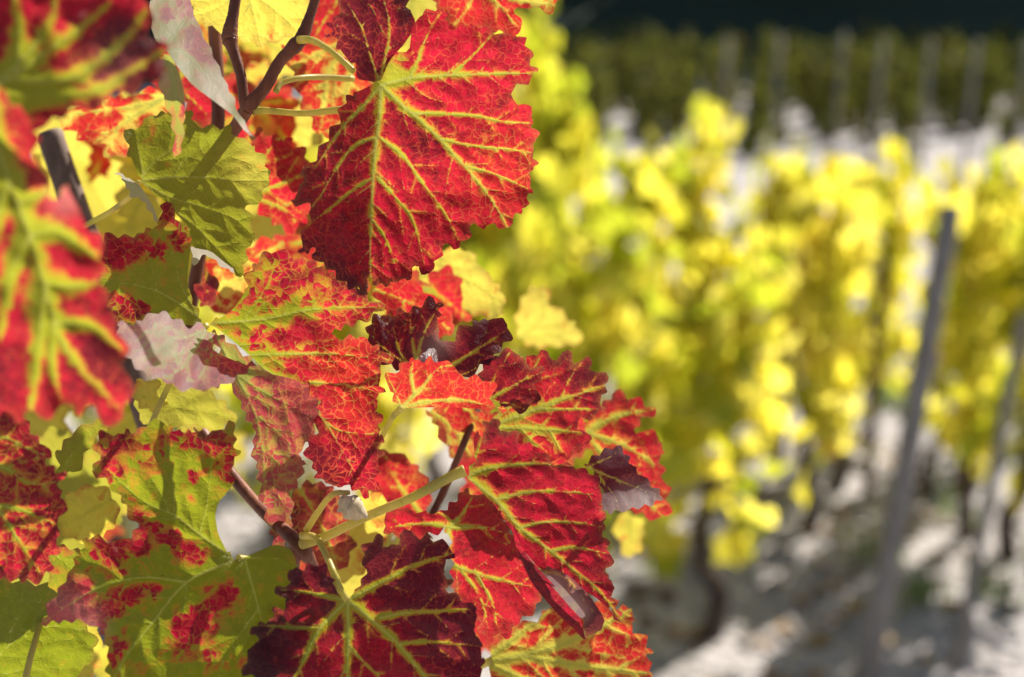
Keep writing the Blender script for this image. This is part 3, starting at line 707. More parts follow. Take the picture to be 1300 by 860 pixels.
# large green and red leaf at lower left
L3 = blade([
 dict(out=Z5('760,478 735,470! 700,400! 690,340! 700,300! 735,260! 755,230 742,180 775,140 755,120 760,80 745,45 710,60 680,80 640,85 610,60 575,75 540,45 500,40 460,50 435,75 410,60 380,80 350,75 320,70 310,100 290,115 320,150 285,195 330,220 370,260 400,310 420,350 440,370 430,400 380,425 340,420 310,410 275,408 265,445 240,470 225,520 190,570 170,610 150,650 135,685 200,685 250,680 290,685 315,705 335,740 345,790 340,830 355,900! 420,1000! 800,1000! 950,850! 1000,700! 980,600! 940,450! 885,432! 830,455! 790,475!'),
      veins=V_(Z5, '755,482 600,555 490,685 400,800 330,930|3.8', '600,555 450,540 300,580 140,683|2.8', '755,482 640,400 560,340 460,295 340,190|3.2', '640,400 665,300 680,150|2', '560,340 555,240 540,120|1.8', '785,480 830,640 850,760|3.2', '830,640 730,780 690,900|2.2', '785,478 900,480 960,540|2'),
      d=0.625, c=(300, 710), gx=0.1, gy=-0.02, creases=[(300, 710, 60, 660, -0.3)], teeth=4.5, gap=12, res=2.4, halo=9, hstr=0.8, vsp=34, vlen=70,
      pig=(0.05, 0.25, 9, B_(Z5, '400,90,51,0.59 480,150,46,0.51 550,90,51,0.47 340,110,42,0.42 620,90,51,0.47 700,130,59,0.59 620,220,34,0.59 735,210,38,0.51 615,285,17,0.42 380,200,38,0.51 340,180,34,0.51 430,330,42,0.51 470,380,42,0.55 540,400,42,0.64 590,450,51,0.64 640,470,34,0.59 320,430,51,0.59 360,490,51,0.59 410,430,51,0.59 460,450,34,0.51 200,650,93,0.81 260,570,51,0.59 310,660,59,0.59 360,640,34,0.59 400,600,42,0.59 460,590,51,0.68 510,575,25,0.51 700,620,59,0.68 640,680,51,0.64 600,730,59,0.59 580,690,34,0.51 680,790,51,0.51 560,780,34,0.42 400,750,42,0.51 375,800,42,0.51 470,840,34,0.42 740,590,42,0.51 760,820,42,0.42', 2.529)),
      drk=(0.0, 0.2, 9), yel=0.02, pale=(0, 0, 9, B_(Z5, '210,640,90,0.35 300,690,50,0.3', 2.529)), wave=2.5)
], 'mottled', label='large olive-green leaf with raspberry red blotches, at lower left')

# dark purple-red leaf, bottom centre
L4 = blade([
 dict(out=Z6('405,580 375,565! 355,520 325,460 290,445 265,450 240,465 190,460 185,490 205,515 140,530 165,570 185,600 150,610 125,620 135,650 80,660 55,680 75,710 60,750 45,780 25,810 30,840 60,860 50,920! 200,1010! 600,1020! 850,960! 880,900! 895,830 905,800 880,790 890,770 905,745 870,715 875,680 850,650 875,635 885,610 820,575 770,545 775,530 790,505 765,490 730,475 745,455 770,440 800,405 755,375 710,365 720,350 660,350 630,340 600,350 590,365 545,385 535,360 520,345 490,360 460,395 455,430 470,470 455,500 430,550!'),
      veins=V_(Z6, '405,580 408,700 405,860 405,1000|4.2', '405,580 480,640 590,740 680,850 760,960|4.2', '520,645 620,625 740,620 875,610|2.8', '405,580 470,545 560,500 640,455 790,408|3.4', '395,588 300,690 230,830 150,950|3.6', '395,580 330,565 250,550 160,540|2.4', '310,680 220,680 80,670|2', '590,740 700,730 880,745|2', '408,740 450,790 520,860|2'),
      d=0.622, c=(441, 762), gx=0.05, gy=-0.35, creases=[(441, 762, 520, 700, -0.5)], teeth=5, gap=13, res=2.4, halo=14, hstr=1.25, vsp=32, vlen=60,
      pig=(1.0, 0.1, 10), idrk=0.1, drk=(0.5, 0.95, 26, B_(Z6, '180,600,130,-0.7 500,780,110,-0.8 500,590,50,-0.5 300,850,90,-0.2 700,520,160,0.4 800,700,120,0.35', 2.866)), yel=0.05, wave=2.6)
], 'crimson', label='dark purple-red leaf with bright green veins, bottom centre')

# red leaf with its lower edge rolled, right of centre
L5 = blade([
 dict(out=Z7('262,350 285,315! 283,240 300,235 310,265 303,215 330,200 355,215 350,245 370,230 395,235 400,265 430,275 455,300 480,315 510,322 550,325 575,335 590,350 610,375 600,400 615,425 600,440 620,455 618,480 608,490 625,510 630,545 633,575 618,595 635,610 630,635 645,670 655,700 665,725 630,690! 590,655! 540,628! 490,600! 450,585! 410,540! 380,490! 340,430! 300,385!'),
      veins=V_(Z7, '262,350 340,410 400,480 480,540 540,590 600,640 660,720|4.2', '262,350 320,330 400,320 470,318 540,325|3.2', '340,408 420,390 500,388 590,395|3', '400,480 470,465 560,470 615,480|2.8', '480,540 540,530 628,548|2.4', '262,350 290,290 305,240|2.2'),
      d=0.630, c=(591, 605), gx=0.3, gy=0.12, teeth=4.5, gap=12, res=2.4, halo=11, hstr=1.1, vsp=26, vlen=40,
      pig=(1.0, 0, 10, B_(Z7, '290,350,40,-0.3', 2)), drk=(0.1, 0.3, 12, B_(Z7, '330,230,50,0.4 600,560,60,0.2', 2)), yel=0.1),
 dict(out=Z7('375,465 410,540! 450,588! 500,640! 545,690! 560,735! 568,770! 530,732! 480,682! 430,622! 395,545!'), d=0.628, c=(665, 725), gx=-0.4, gy=0.5, teeth=0, res=3, pig=0.95, drk=0.25, wave=0.8, curl=0),
 dict(out=Z7('448,586 480,580! 530,605! 575,650! 617,712! 605,745 578,750 566,770 557,700! 520,652! 480,615!'), d=0.634, c=(690, 735), gx=0.1, gy=0.0, teeth=2, gap=10, res=3, veins=V_(Z7, '455,590 520,612 590,700|2'), pig=1.0, drk=(0.95, 0, 9), pale=(0.05, 0, 9, B_(Z7, '490,625,35,0.7 530,665,30,0.7 555,695,25,0.6', 2)), wave=0.4, curl=0),  # pale blobs paint the glare stripe along the roll
 dict(out=Z7('447,586 475,600! 510,632! 545,672! 568,703! 556,712! 530,685! 500,650! 472,618!'), d=0.629, c=(690, 725), gx=0.35, gy=-0.75, teeth=0, res=3, under=True, pig=0.6, pale=0.7, wave=0.4, curl=0),  # strip turned sunward; its glare is also put into the pale colour
], 'scarlet', label='red leaf on the thick pale stalk with its lower edge rolled under, right of centre')

L6 = blade([dict(out=Z7('220,480 170,500 120,505 60,500 50,470 75,435 100,430 130,435 160,440 200,440 235,410 260,375 290,400 330,415 360,450 380,490 430,580 470,640 440,690 400,720 370,760 330,750 300,760 290,700 240,670 225,560'),
      veins=V_(Z7, '220,480 250,450 280,400|3', '220,478 150,470 70,480|2.6', '220,480 300,480 370,495|2.8', '220,480 215,560 300,600 430,630|3.6', '290,598 330,670 340,730|2', '250,585 300,660 320,740|2', '235,470 200,445 160,440|1.6'),
      d=0.655, c=(570, 680), gx=0.15, gy=0.25, teeth=5, gap=13, res=2.8, halo=11, hstr=1.1, pig=(0.98, 0, 9), drk=(0.1, 0.3, 14), yel=(0.3, 0, 9))],
  'scarlet', label='red leaf with broad yellow veins lying behind the rolled red leaf and the dark one')
L7 = blade([dict(out=Z7('318,820 340,760 400,730 470,700 480,660 540,690 590,660 640,690 690,680 670,720 710,760 735,790 720,820 740,850 730,920! 500,960! 340,920!'),
      veins=V_(Z7, '320,820 450,795 560,755 690,685|4', '400,805 550,830 720,850|3', '320,815 400,750 480,690|3', '320,825 420,870 560,930|3'), d=0.70, c=(625, 840), gx=0.1, gy=-0.2, teeth=6, gap=14, res=3.2, halo=15, hstr=1.3,
      pig=(0.78, 0, 9, B_(Z7, '640,790,90,-0.1', 2)), drk=(-0.3, 0.25, 16), yel=(0.85, 0, 9))], 'red', label='orange-red leaf with wide yellow veins at the bottom, right of the dark leaf')
L8 = blade([dict(out=Z7('320,220 350,180! 395,110 430,45 455,25 480,50 520,40 545,60 580,60 590,85 625,105 620,140 600,170 620,185 570,205 540,210 560,235 570,260 560,290 500,310 430,300! 340,260!'),
      veins=V_(Z7, '325,222 440,180 520,150 615,120|4', '325,218 400,140 450,50|3', '325,225 450,230 560,240|3', '440,180 520,180 600,180|2'), d=0.675, c=(640, 540), gx=0.25, gy=0.15, teeth=5.5, gap=13, res=2.8, halo=13, hstr=1.15,
      pig=(0.95, 0, 9, B_(Z7, '450,260,70,-0.35', 2)), drk=(0.1, 0.4, 14, B_(Z7, '590,120,60,0.7 520,80,60,0.3', 2)), yel=(0.35, 0, 9))], 'scarlet', label='red leaf with purple tips standing above the rolled red leaf')
L9 = blade([dict(out=Z7('560,215 600,170 640,135 690,150 720,165 745,180 720,200 690,230 740,250 765,260 750,290 770,330 765,370 780,420 770,460 700,450! 640,400! 590,300!'),
      veins=V_(Z7, '570,240 640,200 740,180|3.5', '570,240 660,270 760,330|3.5', '570,245 650,340 760,450|3'), d=0.74, c=(800, 570), gx=0.2, gy=0.1, teeth=6, gap=14, res=3.4, halo=12, hstr=1, pig=0.85, drk=(0.0, 0.2, 14), yel=(0.55, 0, 9))],
  'scarlet', label='orange-red leaf farthest right on the red vine')
L10 = blade([dict(out=Z7('562,320 610,285 650,270 670,290 690,330 730,365 768,405 740,420 700,432 640,442 600,440 605,410 612,370 585,340'),
      veins=V_(Z7, '570,325 650,360 765,405|2.6', '575,325 630,300 655,280|2', '600,350 640,400 650,435|1.8'), d=0.668, c=(790, 610), gx=0.1, gy=-0.45, creases=[(830, 622, 760, 626, -0.8)], teeth=4, gap=11, res=2.8, under=True, pig=1.2, drk=(1.2, 0, 9), pale=(0.0, 0, 9, B_(Z7, '690,425,55,0.55', 2)), wave=1.2, puck=0.5)],  # pale blob paints the white sheen onto the lower half
  'crimson', label='small purple leaf with a white sheen, beside the farthest right leaf')
L11 = blade([dict(out=Z4('620,570 590,530! 565,460! 610,465 640,420 660,415 680,430 710,410 725,425 760,430 790,440 790,470 830,475 870,480 905,500 905,530 880,545 940,577 870,572! 780,567! 700,567!'),
      veins=V_(Z4, '620,568 680,510 730,450 790,440|3', '620,568 700,550 800,545 930,572|3', '660,530 650,470 655,420|2', '620,568 600,520 575,465|2'), d=0.640, c=(510, 518), gx=0.1, gy=0.5, teeth=4.5, gap=11, res=2.5, halo=9, hstr=0.9, vsp=24, vlen=36,
      pig=(0.85, 0.1, 10), drk=(-0.4, 0.15, 6), yel=(0.75, 0, 9))], 'red', label='small bright red leaf folded like a wing, glowing in the sun at centre')
L12 = blade([dict(out=Z4('640,440 600,450 560,430 530,385 508,335 530,300 560,280 590,300 605,265 640,275 680,255 710,240 742,250 735,300 728,350 770,370 800,335 850,300 890,295 950,320 955,360 930,380 900,420 850,450 800,480 770,470! 700,430!'),
      veins=V_(Z4, '660,450 690,340 735,255|2.6', '650,445 610,390 595,300|2.2', '640,440 570,390 515,335|2', '760,450 860,385 945,330|2.6', '760,455 800,470 860,440|1.6', '665,435 650,340 645,280|2'), d=0.655, c=(560, 460), gx=0.1, gy=-0.45,
      bumps=[(556, 440, 24, 10)], teeth=4.5, gap=12, res=2.6, halo=8, hstr=1.0, pig=1.0, drk=(0.75, 0.3, 12, B_(Z4, '650,300,90,-0.25', 2.389)), pale=(0, 0, 9, B_(Z4, '730,380,40,0.45', 2.389)))],  # the white gleam is painted in as a pale blob
  'crimson', label='dark maroon leaf with a white gleam in its middle, just above the small bright wing-like one')
L13 = blade([dict(out=Z4('880,545 850,475 870,430 920,400 960,385 985,430 1062,455 1030,490 1035,550 990,582 950,572'), veins=V_(Z4, '885,545 980,490 1058,457|2.6', '885,540 900,480 950,400|2', '890,548 960,560 1000,575|1.6'),
      d=0.662, c=(650, 490), gx=0.2, gy=0.0, teeth=4.5, gap=12, res=2.8, halo=7, pig=1, drk=(0.4, 0.3, 12))], 'crimson', label='small dark red leaf pointing right, right of the small bright wing-like leaf')

# green leaf upper left
L14 = blade([
 dict(out=Zc('275,320 270,290! 240,220 212,150 215,110 240,80 290,75 310,60 330,20 380,0 440,5 480,0 520,20 530,75 590,65 640,75 690,80 720,125 760,145 810,160 800,190 850,215 860,260 878,305 870,330 845,365 840,400 790,425 765,440 780,470 800,520 790,570 770,590 780,620 765,650 765,690 750,740 740,755 700,720! 660,690! 600,640! 515,625! 500,530! 450,480! 390,410! 340,380!'),
      veins=V_(Zc, '275,320 430,305 570,305 720,320 872,322|3', '275,320 400,390 560,440 700,490 780,560|2.6', '275,320 380,420 520,520 620,620 730,745|2.6', '275,320 350,230 420,180 480,80|2.4', '295,300 270,180 255,100|2.6', '430,305 480,230 600,150|1.6', '570,305 640,235 750,170|1.6'),
      d=0.668, c=(177, 229), gx=0.12, gy=-0.28, creases=[(300, 170, 310, 300, -0.6)], teeth=5, gap=14, res=2.4, halo=6, hstr=0.5, vsp=34, vlen=60,
      pig=(-0.05, 0.1, 8, B_(Zc, '340,100,60,0.35 750,220,30,0.3 820,265,25,0.3 660,600,50,0.3 400,240,40,0.25', 3.58)), drk=0, yel=(0.1, 0, 9, B_(Zc, '800,260,130,0.35', 3.58))),
 dict(out=Zc('160,280 190,290 230,310! 280,345! 310,390! 340,440! 368,515 340,485 310,435 270,400 240,395 230,370 205,335 195,305'), d=0.664, c=(170, 240), gx=0.8, gy=-1.3, teeth=2, gap=9, res=3, under=True, pig=0, pale=0.6, wave=1, curl=0.5),
 dict(out=Zc('512,615 540,632! 600,632! 640,660! 690,700! 742,754 700,738 650,712 600,667 570,655 545,690 515,717'), d=0.667, c=(270, 325), gx=0.7, gy=-1.3, teeth=2, gap=9, res=3, under=True, pig=0, pale=0.75, wave=1, curl=0.5),
], 'green', label='green leaf crossed by the shadow of the cane, at upper left')

# pale folded leaf at the top
L15 = blade([
 dict(out=Z1('545,-10 690,-10! 700,30 730,110 760,170 800,250 830,320 855,370 865,410 890,450 943,522 900,492! 850,422! 780,370! 700,310! 650,250! 610,190! 560,140 550,70'), veins=V_(Z1, '600,180 680,200 760,290 855,405|1.8', '600,170 640,120 680,60|1.5'), j=(212, 62),
      d=0.615, c=(240, 80), gx=0.75, gy=-1.3, teeth=2, gap=16, res=2.8, under=True, halo=8, pig=(0.25, 0, 9, B_(Z1, '690,40,50,0.6 720,160,50,0.6 615,50,25,0.4 770,220,30,0.5', 2.866)), pale=(0.08, 0, 9, B_(Z1, '780,320,110,0.75 560,60,40,0.5', 2.866)), wave=1.5, puck=0.7),  # large pale blob paints white glare on the lower part
 dict(out=Z1('595,195 577,270 578,310 600,370 625,430 637,500 631,582 658,556 668,470 675,400! 668,320! 650,260! 622,205!'), veins=V_(Z1, '615,205 640,350 648,550|1.8'), d=0.612, c=(220, 120), gx=-0.5, gy=0.2, teeth=2, gap=12, res=2.8, under=True,
      pig=(0.3, 0, 9, B_(Z1, '650,420,30,0.5 640,520,30,0.5', 2.866)), pale=(0.1, 0, 9, B_(Z1, '600,290,40,0.5', 2.866)), wave=1.5),
], 'green', label='pale pinkish leaf folded lengthwise, hanging over the green leaf at top left')

# big leaf close to the lens
L16 = blade([
 dict(out=Z3('-80,-330 60,-260! 105,-190 130,-60 180,60 220,20! 262,90! 290,170 335,230 352,280 340,330 370,400 400,500 425,640 432,740 400,785 360,790 290,750 250,775 205,735 150,770 100,760 90,810 30,770 -60,800 -200,700 -240,300 -200,-200'),
      veins=V_(Z3, '-60,-270 30,0 100,180 150,350 220,560 390,750|6', '100,180 190,170 330,260|4', '100,180 40,300 0,520|4', '150,350 130,520 100,760|4', '150,340 240,350 350,330|3.5', '190,470 300,480 400,560|3', '60,80 140,40 200,40|3', '30,0 -20,150 -80,400|4', '180,450 170,600 200,720|3'),
      d=0.47, c=(30, 250), gx=0.0, gy=0.4, teeth=9, gap=26, res=4.5, auto=False, halo=31, hstr=1.7, pig=(1.1, 0, 9), drk=(0.1, 0, 9, B_(Z3, '320,600,110,0.7', 2.606)), yel=(0.1, 0.2, 20), pale=(0, 0, 9, B_(Z3, '215,60,55,0.4', 2.606)), puck=3, wave=4),  # pale blob is a painted highlight near the right edge
 dict(out=Z1('-90,330 -60,100 -20,-40 100,-60 330,-60 535,-20 548,70 540,115 612,180 600,235 560,290 500,340 400,348 330,372 240,420 150,470 40,440 -40,400'),
      veins=V_(Z1, '-60,340 60,270 150,200 300,100 400,10|6', '-60,330 100,200 190,60 200,-50|6', '40,290 250,290 430,170 530,40|4.5', '-50,345 150,345 350,330 590,190|4', '60,270 70,100 40,-40|4'),
      d=0.48, c=(-20, 118), gx=0.15, gy=-0.2, teeth=8, gap=26, res=4.5, auto=False, halo=29, hstr=1.35, pig=(1.0, 0, 9, B_(Z1, '30,350,110,-0.6', 2.866)), drk=(0.1, 0, 9, B_(Z1, '440,250,110,1.2 470,140,80,0.9 330,320,70,0.7', 2.866)), pale=(0, 0, 9, B_(Z1, '420,220,120,0.12', 2.866)), puck=2, wave=4),  # faint pale blob paints a sheen over the purple
], 'red', label='out-of-focus red leaf with wide green veins, nearest to the lens at the left edge')
L17 = blade([dict(out=Z5('-120,60 -60,-40! 0,-20 60,20 100,70 140,110 155,140 140,160 190,205 230,212 195,225 190,260 210,290 200,340 180,380 195,410 175,440 185,460 160,480 165,520 120,550 80,555 30,545 -50,560 -140,400'),
      veins=V_(Z5, '-120,180 0,330 60,420 130,530|3.5', '-100,150 20,190 100,240 195,230|3', '-110,130 0,90 80,120 140,150|3', '-20,310 60,320 180,370|2.4'), d=0.60, c=(20, 620), gx=0.2, gy=0.25, teeth=5, gap=13, res=2.8, halo=11, hstr=0.9,
      pig=(0.8, 0.2, 10), drk=(0.25, 0.2, 9))], 'mottled', label='dark red leaf with green veins at the left edge, below the out-of-focus one')

# leaves farther back in the vine
L18 = blade([dict(out=Zd('80,-60 100,60 110,100 200,150 270,170 350,190 420,230 470,260 487,278 500,250 590,220 640,210 700,190 740,100 760,-60'), veins=V_(Zd, '400,-60 440,80 480,265|3', '400,-60 560,60 690,180|2.6', '400,-60 250,40 120,90|2.6', '420,20 360,120 340,185|2'),
      d=0.70, c=(320, 20), gx=0, gy=0.35, teeth=4, gap=12, res=3.2, halo=6, hstr=0.4, pig=(0.02, 0.12, 8, B_(Zd, '380,110,40,0.3 540,180,40,0.3 460,90,40,0.2', 4.3)), drk=-0.4, yel=(0.35, 0.3, 12))], 'yellow', label='yellow leaf with brown specks behind the cane at the top')
L19 = blade([dict(out=Zd('590,240 700,215 860,200 1000,150 1100,350 1090,700 960,740 800,755 740,640 700,560 640,380'), veins=V_(Zd, '990,200 850,400 800,740|3', '990,200 780,300 640,370|3', '990,200 960,450 900,720|3'),
      d=0.745, c=(420, 110), gx=0.2, gy=0.2, teeth=5, gap=14, res=3.6, halo=10, hstr=0.8, pig=(0.62, 0.2, 14), drk=-0.3, yel=(0.9, 0, 9))], 'red', label='yellow and red striped leaf half hidden behind the biggest red leaf')
L20 = blade([dict(out=Z2('560,-40 565,0 572,20 600,30 605,85 660,80 700,68 740,95 825,95 820,60 800,30 850,20 900,42 928,8 935,-40'), veins=V_(Z2, '700,-40 660,30 625,75|2.6', '700,-40 760,20 810,85|2.6', '700,-40 800,0 915,15|2.6'), d=0.61, c=(630, 20), gx=0.1, gy=0.3, teeth=4.5, gap=12, res=2.8, halo=8,
      pig=(0.85, 0, 9, B_(Z2, '880,10,60,-0.3', 2.26)), yel=(0.7, 0, 9), drk=-0.1)], 'red', label='orange-red leaf cut by the top edge, overlapping the biggest red leaf')
L21 = blade([dict(out=Z1('190,430 240,400! 330,370 420,345 520,335 600,330 640,380 600,440 520,470 470,500 460,560 400,580 340,520 300,520 260,470'), veins=V_(Z1, '600,360 480,390 380,400 240,420|3', '580,370 460,440 340,520|3', '590,360 520,340 440,345|2'), d=0.75, c=(140, 145), gx=0, gy=0.2, teeth=5, gap=14, res=3.6, halo=7,
      pig=(0.35, 0.1, 9, B_(Z1, '420,375,35,0.6 540,350,30,0.6 320,460,60,0.55 420,450,45,0.45 520,430,30,0.6 450,550,30,0.4', 2.866)), drk=-0.4, yel=(0.8, 0, 9))], 'yellow', label='yellow leaf streaked red beneath the purple lobe of the nearest leaf')
L22 = blade([dict(out=Z2('40,390 70,372 100,390 150,395 160,415 200,430 215,480 200,540 230,590 200,640 150,670 100,640 60,600 20,500'), veins=V_(Z2, '30,560 100,540 200,500|3', '30,565 110,590 200,640|2.6', '30,550 70,470 120,400|2.4'), d=0.735, c=(350, 225), gx=0, gy=0.2, teeth=6, gap=12, res=3.4, halo=12, hstr=1.1,
      pig=0.9, drk=-0.2, yel=0.35)], 'red', label='red leaf with green veins tucked between the green leaf and the biggest red leaf')
def soft(label, mat, pts, d, veins, pig, yel=0.3, drk=0.0, gx=0.0, gy=0.2, z=ZP, pale=0, halo=8, under=False):
    if mat == 'yellow' and not isinstance(pig, tuple): pig = (pig + 0.1, 0.22, 9)
    o, j = blade([dict(out=z(pts), veins=V_(z, *veins), d=d, gx=gx, gy=gy, teeth=4, gap=13, res=4, halo=halo, pig=pig, yel=yel, drk=drk, pale=pale, under=under)], mat, label=label)
    return o, j
LB = [
 soft('pale yellow leaf below the biggest red leaf', 'yellow', '520,350 540,325 575,312 600,320 615,345 640,370 640,405 600,400 560,385 530,375', 0.80, ['525,350 580,350 640,385|2.5', '525,350 570,325 600,322|2'], 0.0, 0.5),
 soft('pale yellow leaf at the right rim of the red vine', 'yellow', '655,395 672,365 690,362 700,390 735,415 738,440 700,442 668,440 655,425', 0.92, ['660,430 690,400 690,365|2.5', '660,430 700,425 735,438|2'], 0.0, 0.55),
 soft('pale yellow leaf behind the stalks of the forked cane', 'yellow', '318,130 345,120 380,128 405,150 412,178 390,190 360,195 325,175', 0.85, ['330,135 370,160 405,185|2'], 0.05, 0.6),
 soft('small yellow leaf inside the fork of the cane', 'yellow', '308,90 322,80 345,75 342,95 325,112 310,112', 0.85, ['310,105 340,80|1.5'], 0.1, 0.4),
 soft('orange and yellow leaf under the bottom edge of the green leaf', 'yellow', '250,345 270,325 300,320 335,330 345,360 330,395 290,405 260,390', 0.76, ['340,345 290,360 255,385|2.5', '340,345 300,330 270,335|2'], (0.5, 0.3, 14), 0.9),
 soft('plum-coloured leaf behind the brown cane below the green leaf', 'crimson', '252,362 262,345 275,350 278,375 265,392 252,388', 0.72, ['262,345 264,390|1.5'], 1.0, 0.1, 0.7),
 soft('orange-red leaf between the green leaf and the mottled one', 'red', '300,330 320,310 345,300 365,318 360,345 330,350', 0.78, ['360,310 310,335|2'], 0.7, 0.8),
 soft('bright red leaf showing above the dark maroon leaf', 'red', '470,365 500,352 530,362 560,385 580,410 570,430 530,420 500,400 480,385', 0.72, ['475,368 520,385 575,420|2'], 0.9, 0.5, 0.1),
 soft('blurred red leaf behind the thick pale stalk', 'red', '468,600 480,570 505,575 530,590 545,615 545,650 520,670 490,655 470,640', 0.76, ['540,660 510,620 490,580|2.5'], 0.85, 0.4, 0.15),
 soft('blurred brown-orange leaf hanging below the small bright wing-like leaf', 'dull', '540,522 570,512 590,518 605,545 600,575 590,585 570,575 555,545', 0.75, ['545,520 575,545 598,580|2'], 0.6, 0.5, gx=0.3),
 soft('olive-yellow leaf in the shade between the two mottled leaves at left', 'yellow', '75,640 95,620 130,615 152,640 150,665 120,690 85,685 72,665', 0.70, ['150,630 115,650 80,670|2'], 0.0, 0.1),
 soft('yellow-green leaf below the pale folded lobe', 'green', '170,500 200,480 240,490 280,505 300,530 280,548 240,545 200,540 175,530', 0.70, ['180,510 240,520 295,530|2.2'], 0.0, 0.35),
 soft('bright lime leaf edge beside the pale folded lobe', 'yellow', '165,495 180,480 205,485 200,505 215,515 195,525 175,515', 0.68, ['170,500 210,512|1.6'], 0.0, 0.35),
 soft('olive-green leaf in shade in the lower left corner', 'green', '-40,730 20,738 70,745 100,780 125,815 110,850 60,880 -40,880', 0.68, ['-30,860 40,800 110,800|2.5', '-30,860 20,790 30,745|2', '-30,860 50,850 110,850|2'], (0.02, 0.1, 10), 0.0),
 soft('shaded green leaf below the olive-yellow one at left', 'green', '60,690 110,700 130,730 115,770 80,760 60,740', 0.67, ['65,700 110,740|2'], (0.2, 0.2, 12), 0.05),
 soft('yellow-green leaf tucked under the nearest leaf at left', 'green', '72,575 95,545 130,530 140,540 115,565 95,600 75,605', 0.64, ['75,600 105,560 135,535|2.2'], 0.02, 0.15),
 soft('small curled yellow-green leaf in the top left corner', 'yellow', '-10,20 10,30 14,14 25,30 27,60 22,80 8,72 0,50 -10,45', 0.60, ['10,75 12,20|1.6'], (0.0, 0.2, 6), 0.2),
 soft('bright red leaf behind the folded pinkish leaf', 'red', '232,118 250,112 268,120 275,150 262,160 240,155', 0.74, ['235,120 270,150|1.6'], 0.95, 0.3),
 soft('red leaf behind the cane tip at the top', 'red', '385,0 410,-10 440,5 445,40 420,55 395,50 380,30', 0.76, ['430,0 400,45|2'], 0.85, 0.4),
 soft('rose-red leaf behind the dried bud scale', 'dull', '365,640 385,610 420,615 440,650 450,700 420,740 390,720 370,690', 0.72, ['380,620 410,670 430,730|2'], 0.8, 0.3, 0.2),
 soft('yellow leaf in the gap above the dark leaf', 'yellow', '415,690 440,640 470,625 500,640 490,690 460,730 430,740', 0.74, ['420,720 450,680 480,635|2'], 0.1, 0.4),
 soft('lime leaf glowing at the bottom left behind the large mottled leaf', 'yellow', '85,790 105,770 125,790 130,840 110,870 90,850', 0.72, ['100,780 112,860|2'], 0.05, 0.2),
 soft('red leaf behind the tip of the mottled leaf', 'red', '545,470 580,480 600,520 640,525 640,560 600,560 560,530', 0.72, ['550,475 590,520 635,550|2'], 0.8, 0.6, 0.1),
 soft('yellow leaf hanging low right of the farthest right leaf', 'yellow', '780,655 800,650 820,665 815,700 800,710 785,690', 0.95, ['800,650 802,705|2'], 0.0, 0.3),
]
for i, (x, y, s_, d, m_, p_, lab) in enumerate([
    (355, 62, 80, .95, 'yellow', 0.1, 'blurred yellow leaf between the two upper arms of the cane'), (232, 92, 80, .85, 'red', 0.8, 'blurred red leaf right behind the pale folded leaf'), (75, 165, 120, .98, 'yellow', 0.0, 'blurred yellow leaf right behind the tip of the dark stake end'),
 (640, 600, 100, .8, 'red', 0.8, 'blurred red leaf right behind the rolled red leaf'),
    (610, 780, 110, .84, 'red', 0.75, 'blurred red leaf in the gap beside the dark leaf'), (225, 250, 120, .9, 'yellow', 0.1, 'blurred yellow leaf left of the green leaf'), (90, 620, 120, .8, 'green', 0.05, 'shaded green leaf deep in the left side of the vine'),
    (700, 560, 90, .82, 'red', 0.8, 'blurred red leaf between the purple one and the farthest right one'), (330, 260, 110, .9, 'yellow', 0.15, 'blurred yellow leaf right of the green leaf'), (40, 700, 150, .85, 'green', 0.0, 'deep shaded green leaf at the left edge'),
    (410, 330, 110, .84, 'red', 0.7, 'blurred orange leaf behind the lower rim of the biggest red leaf'), (540, 390, 90, .78, 'red', 0.85, 'blurred red leaf behind the dark maroon leaf'), (120, 240, 130, .95, 'yellow', 0.0, 'blurred yellow leaf behind the dark stake end')]):
    a = (i * 1.7) % 2.2 - 1.1; Rm = np.array([[math.cos(a), -math.sin(a)], [math.sin(a), math.cos(a)]])
    tr = lambda q_: ((np.asarray(q_) - np.array([0, 0.3])) * s_) @ Rm.T + np.array([x, y])
    blade([dict(out=(tr(LEAF2D), [True] * len(LEAF2D)), veins=[(tr(v), 2.5) for v in [np.array([(0, 0), (0, 0.5), (0, 1)]), np.array([(0, 0), (0.35, 0.27), (0.64, 0.5)]), np.array([(0, 0), (-0.35, 0.27), (-0.64, 0.5)])]], d=d, gx=0.1, gy=0.3, teeth=5, gap=14, res=5, auto=False, halo=9, pig=p_, yel=0.5 if m_ == 'yellow' else 0.3, drk=0)], m_, label=lab)
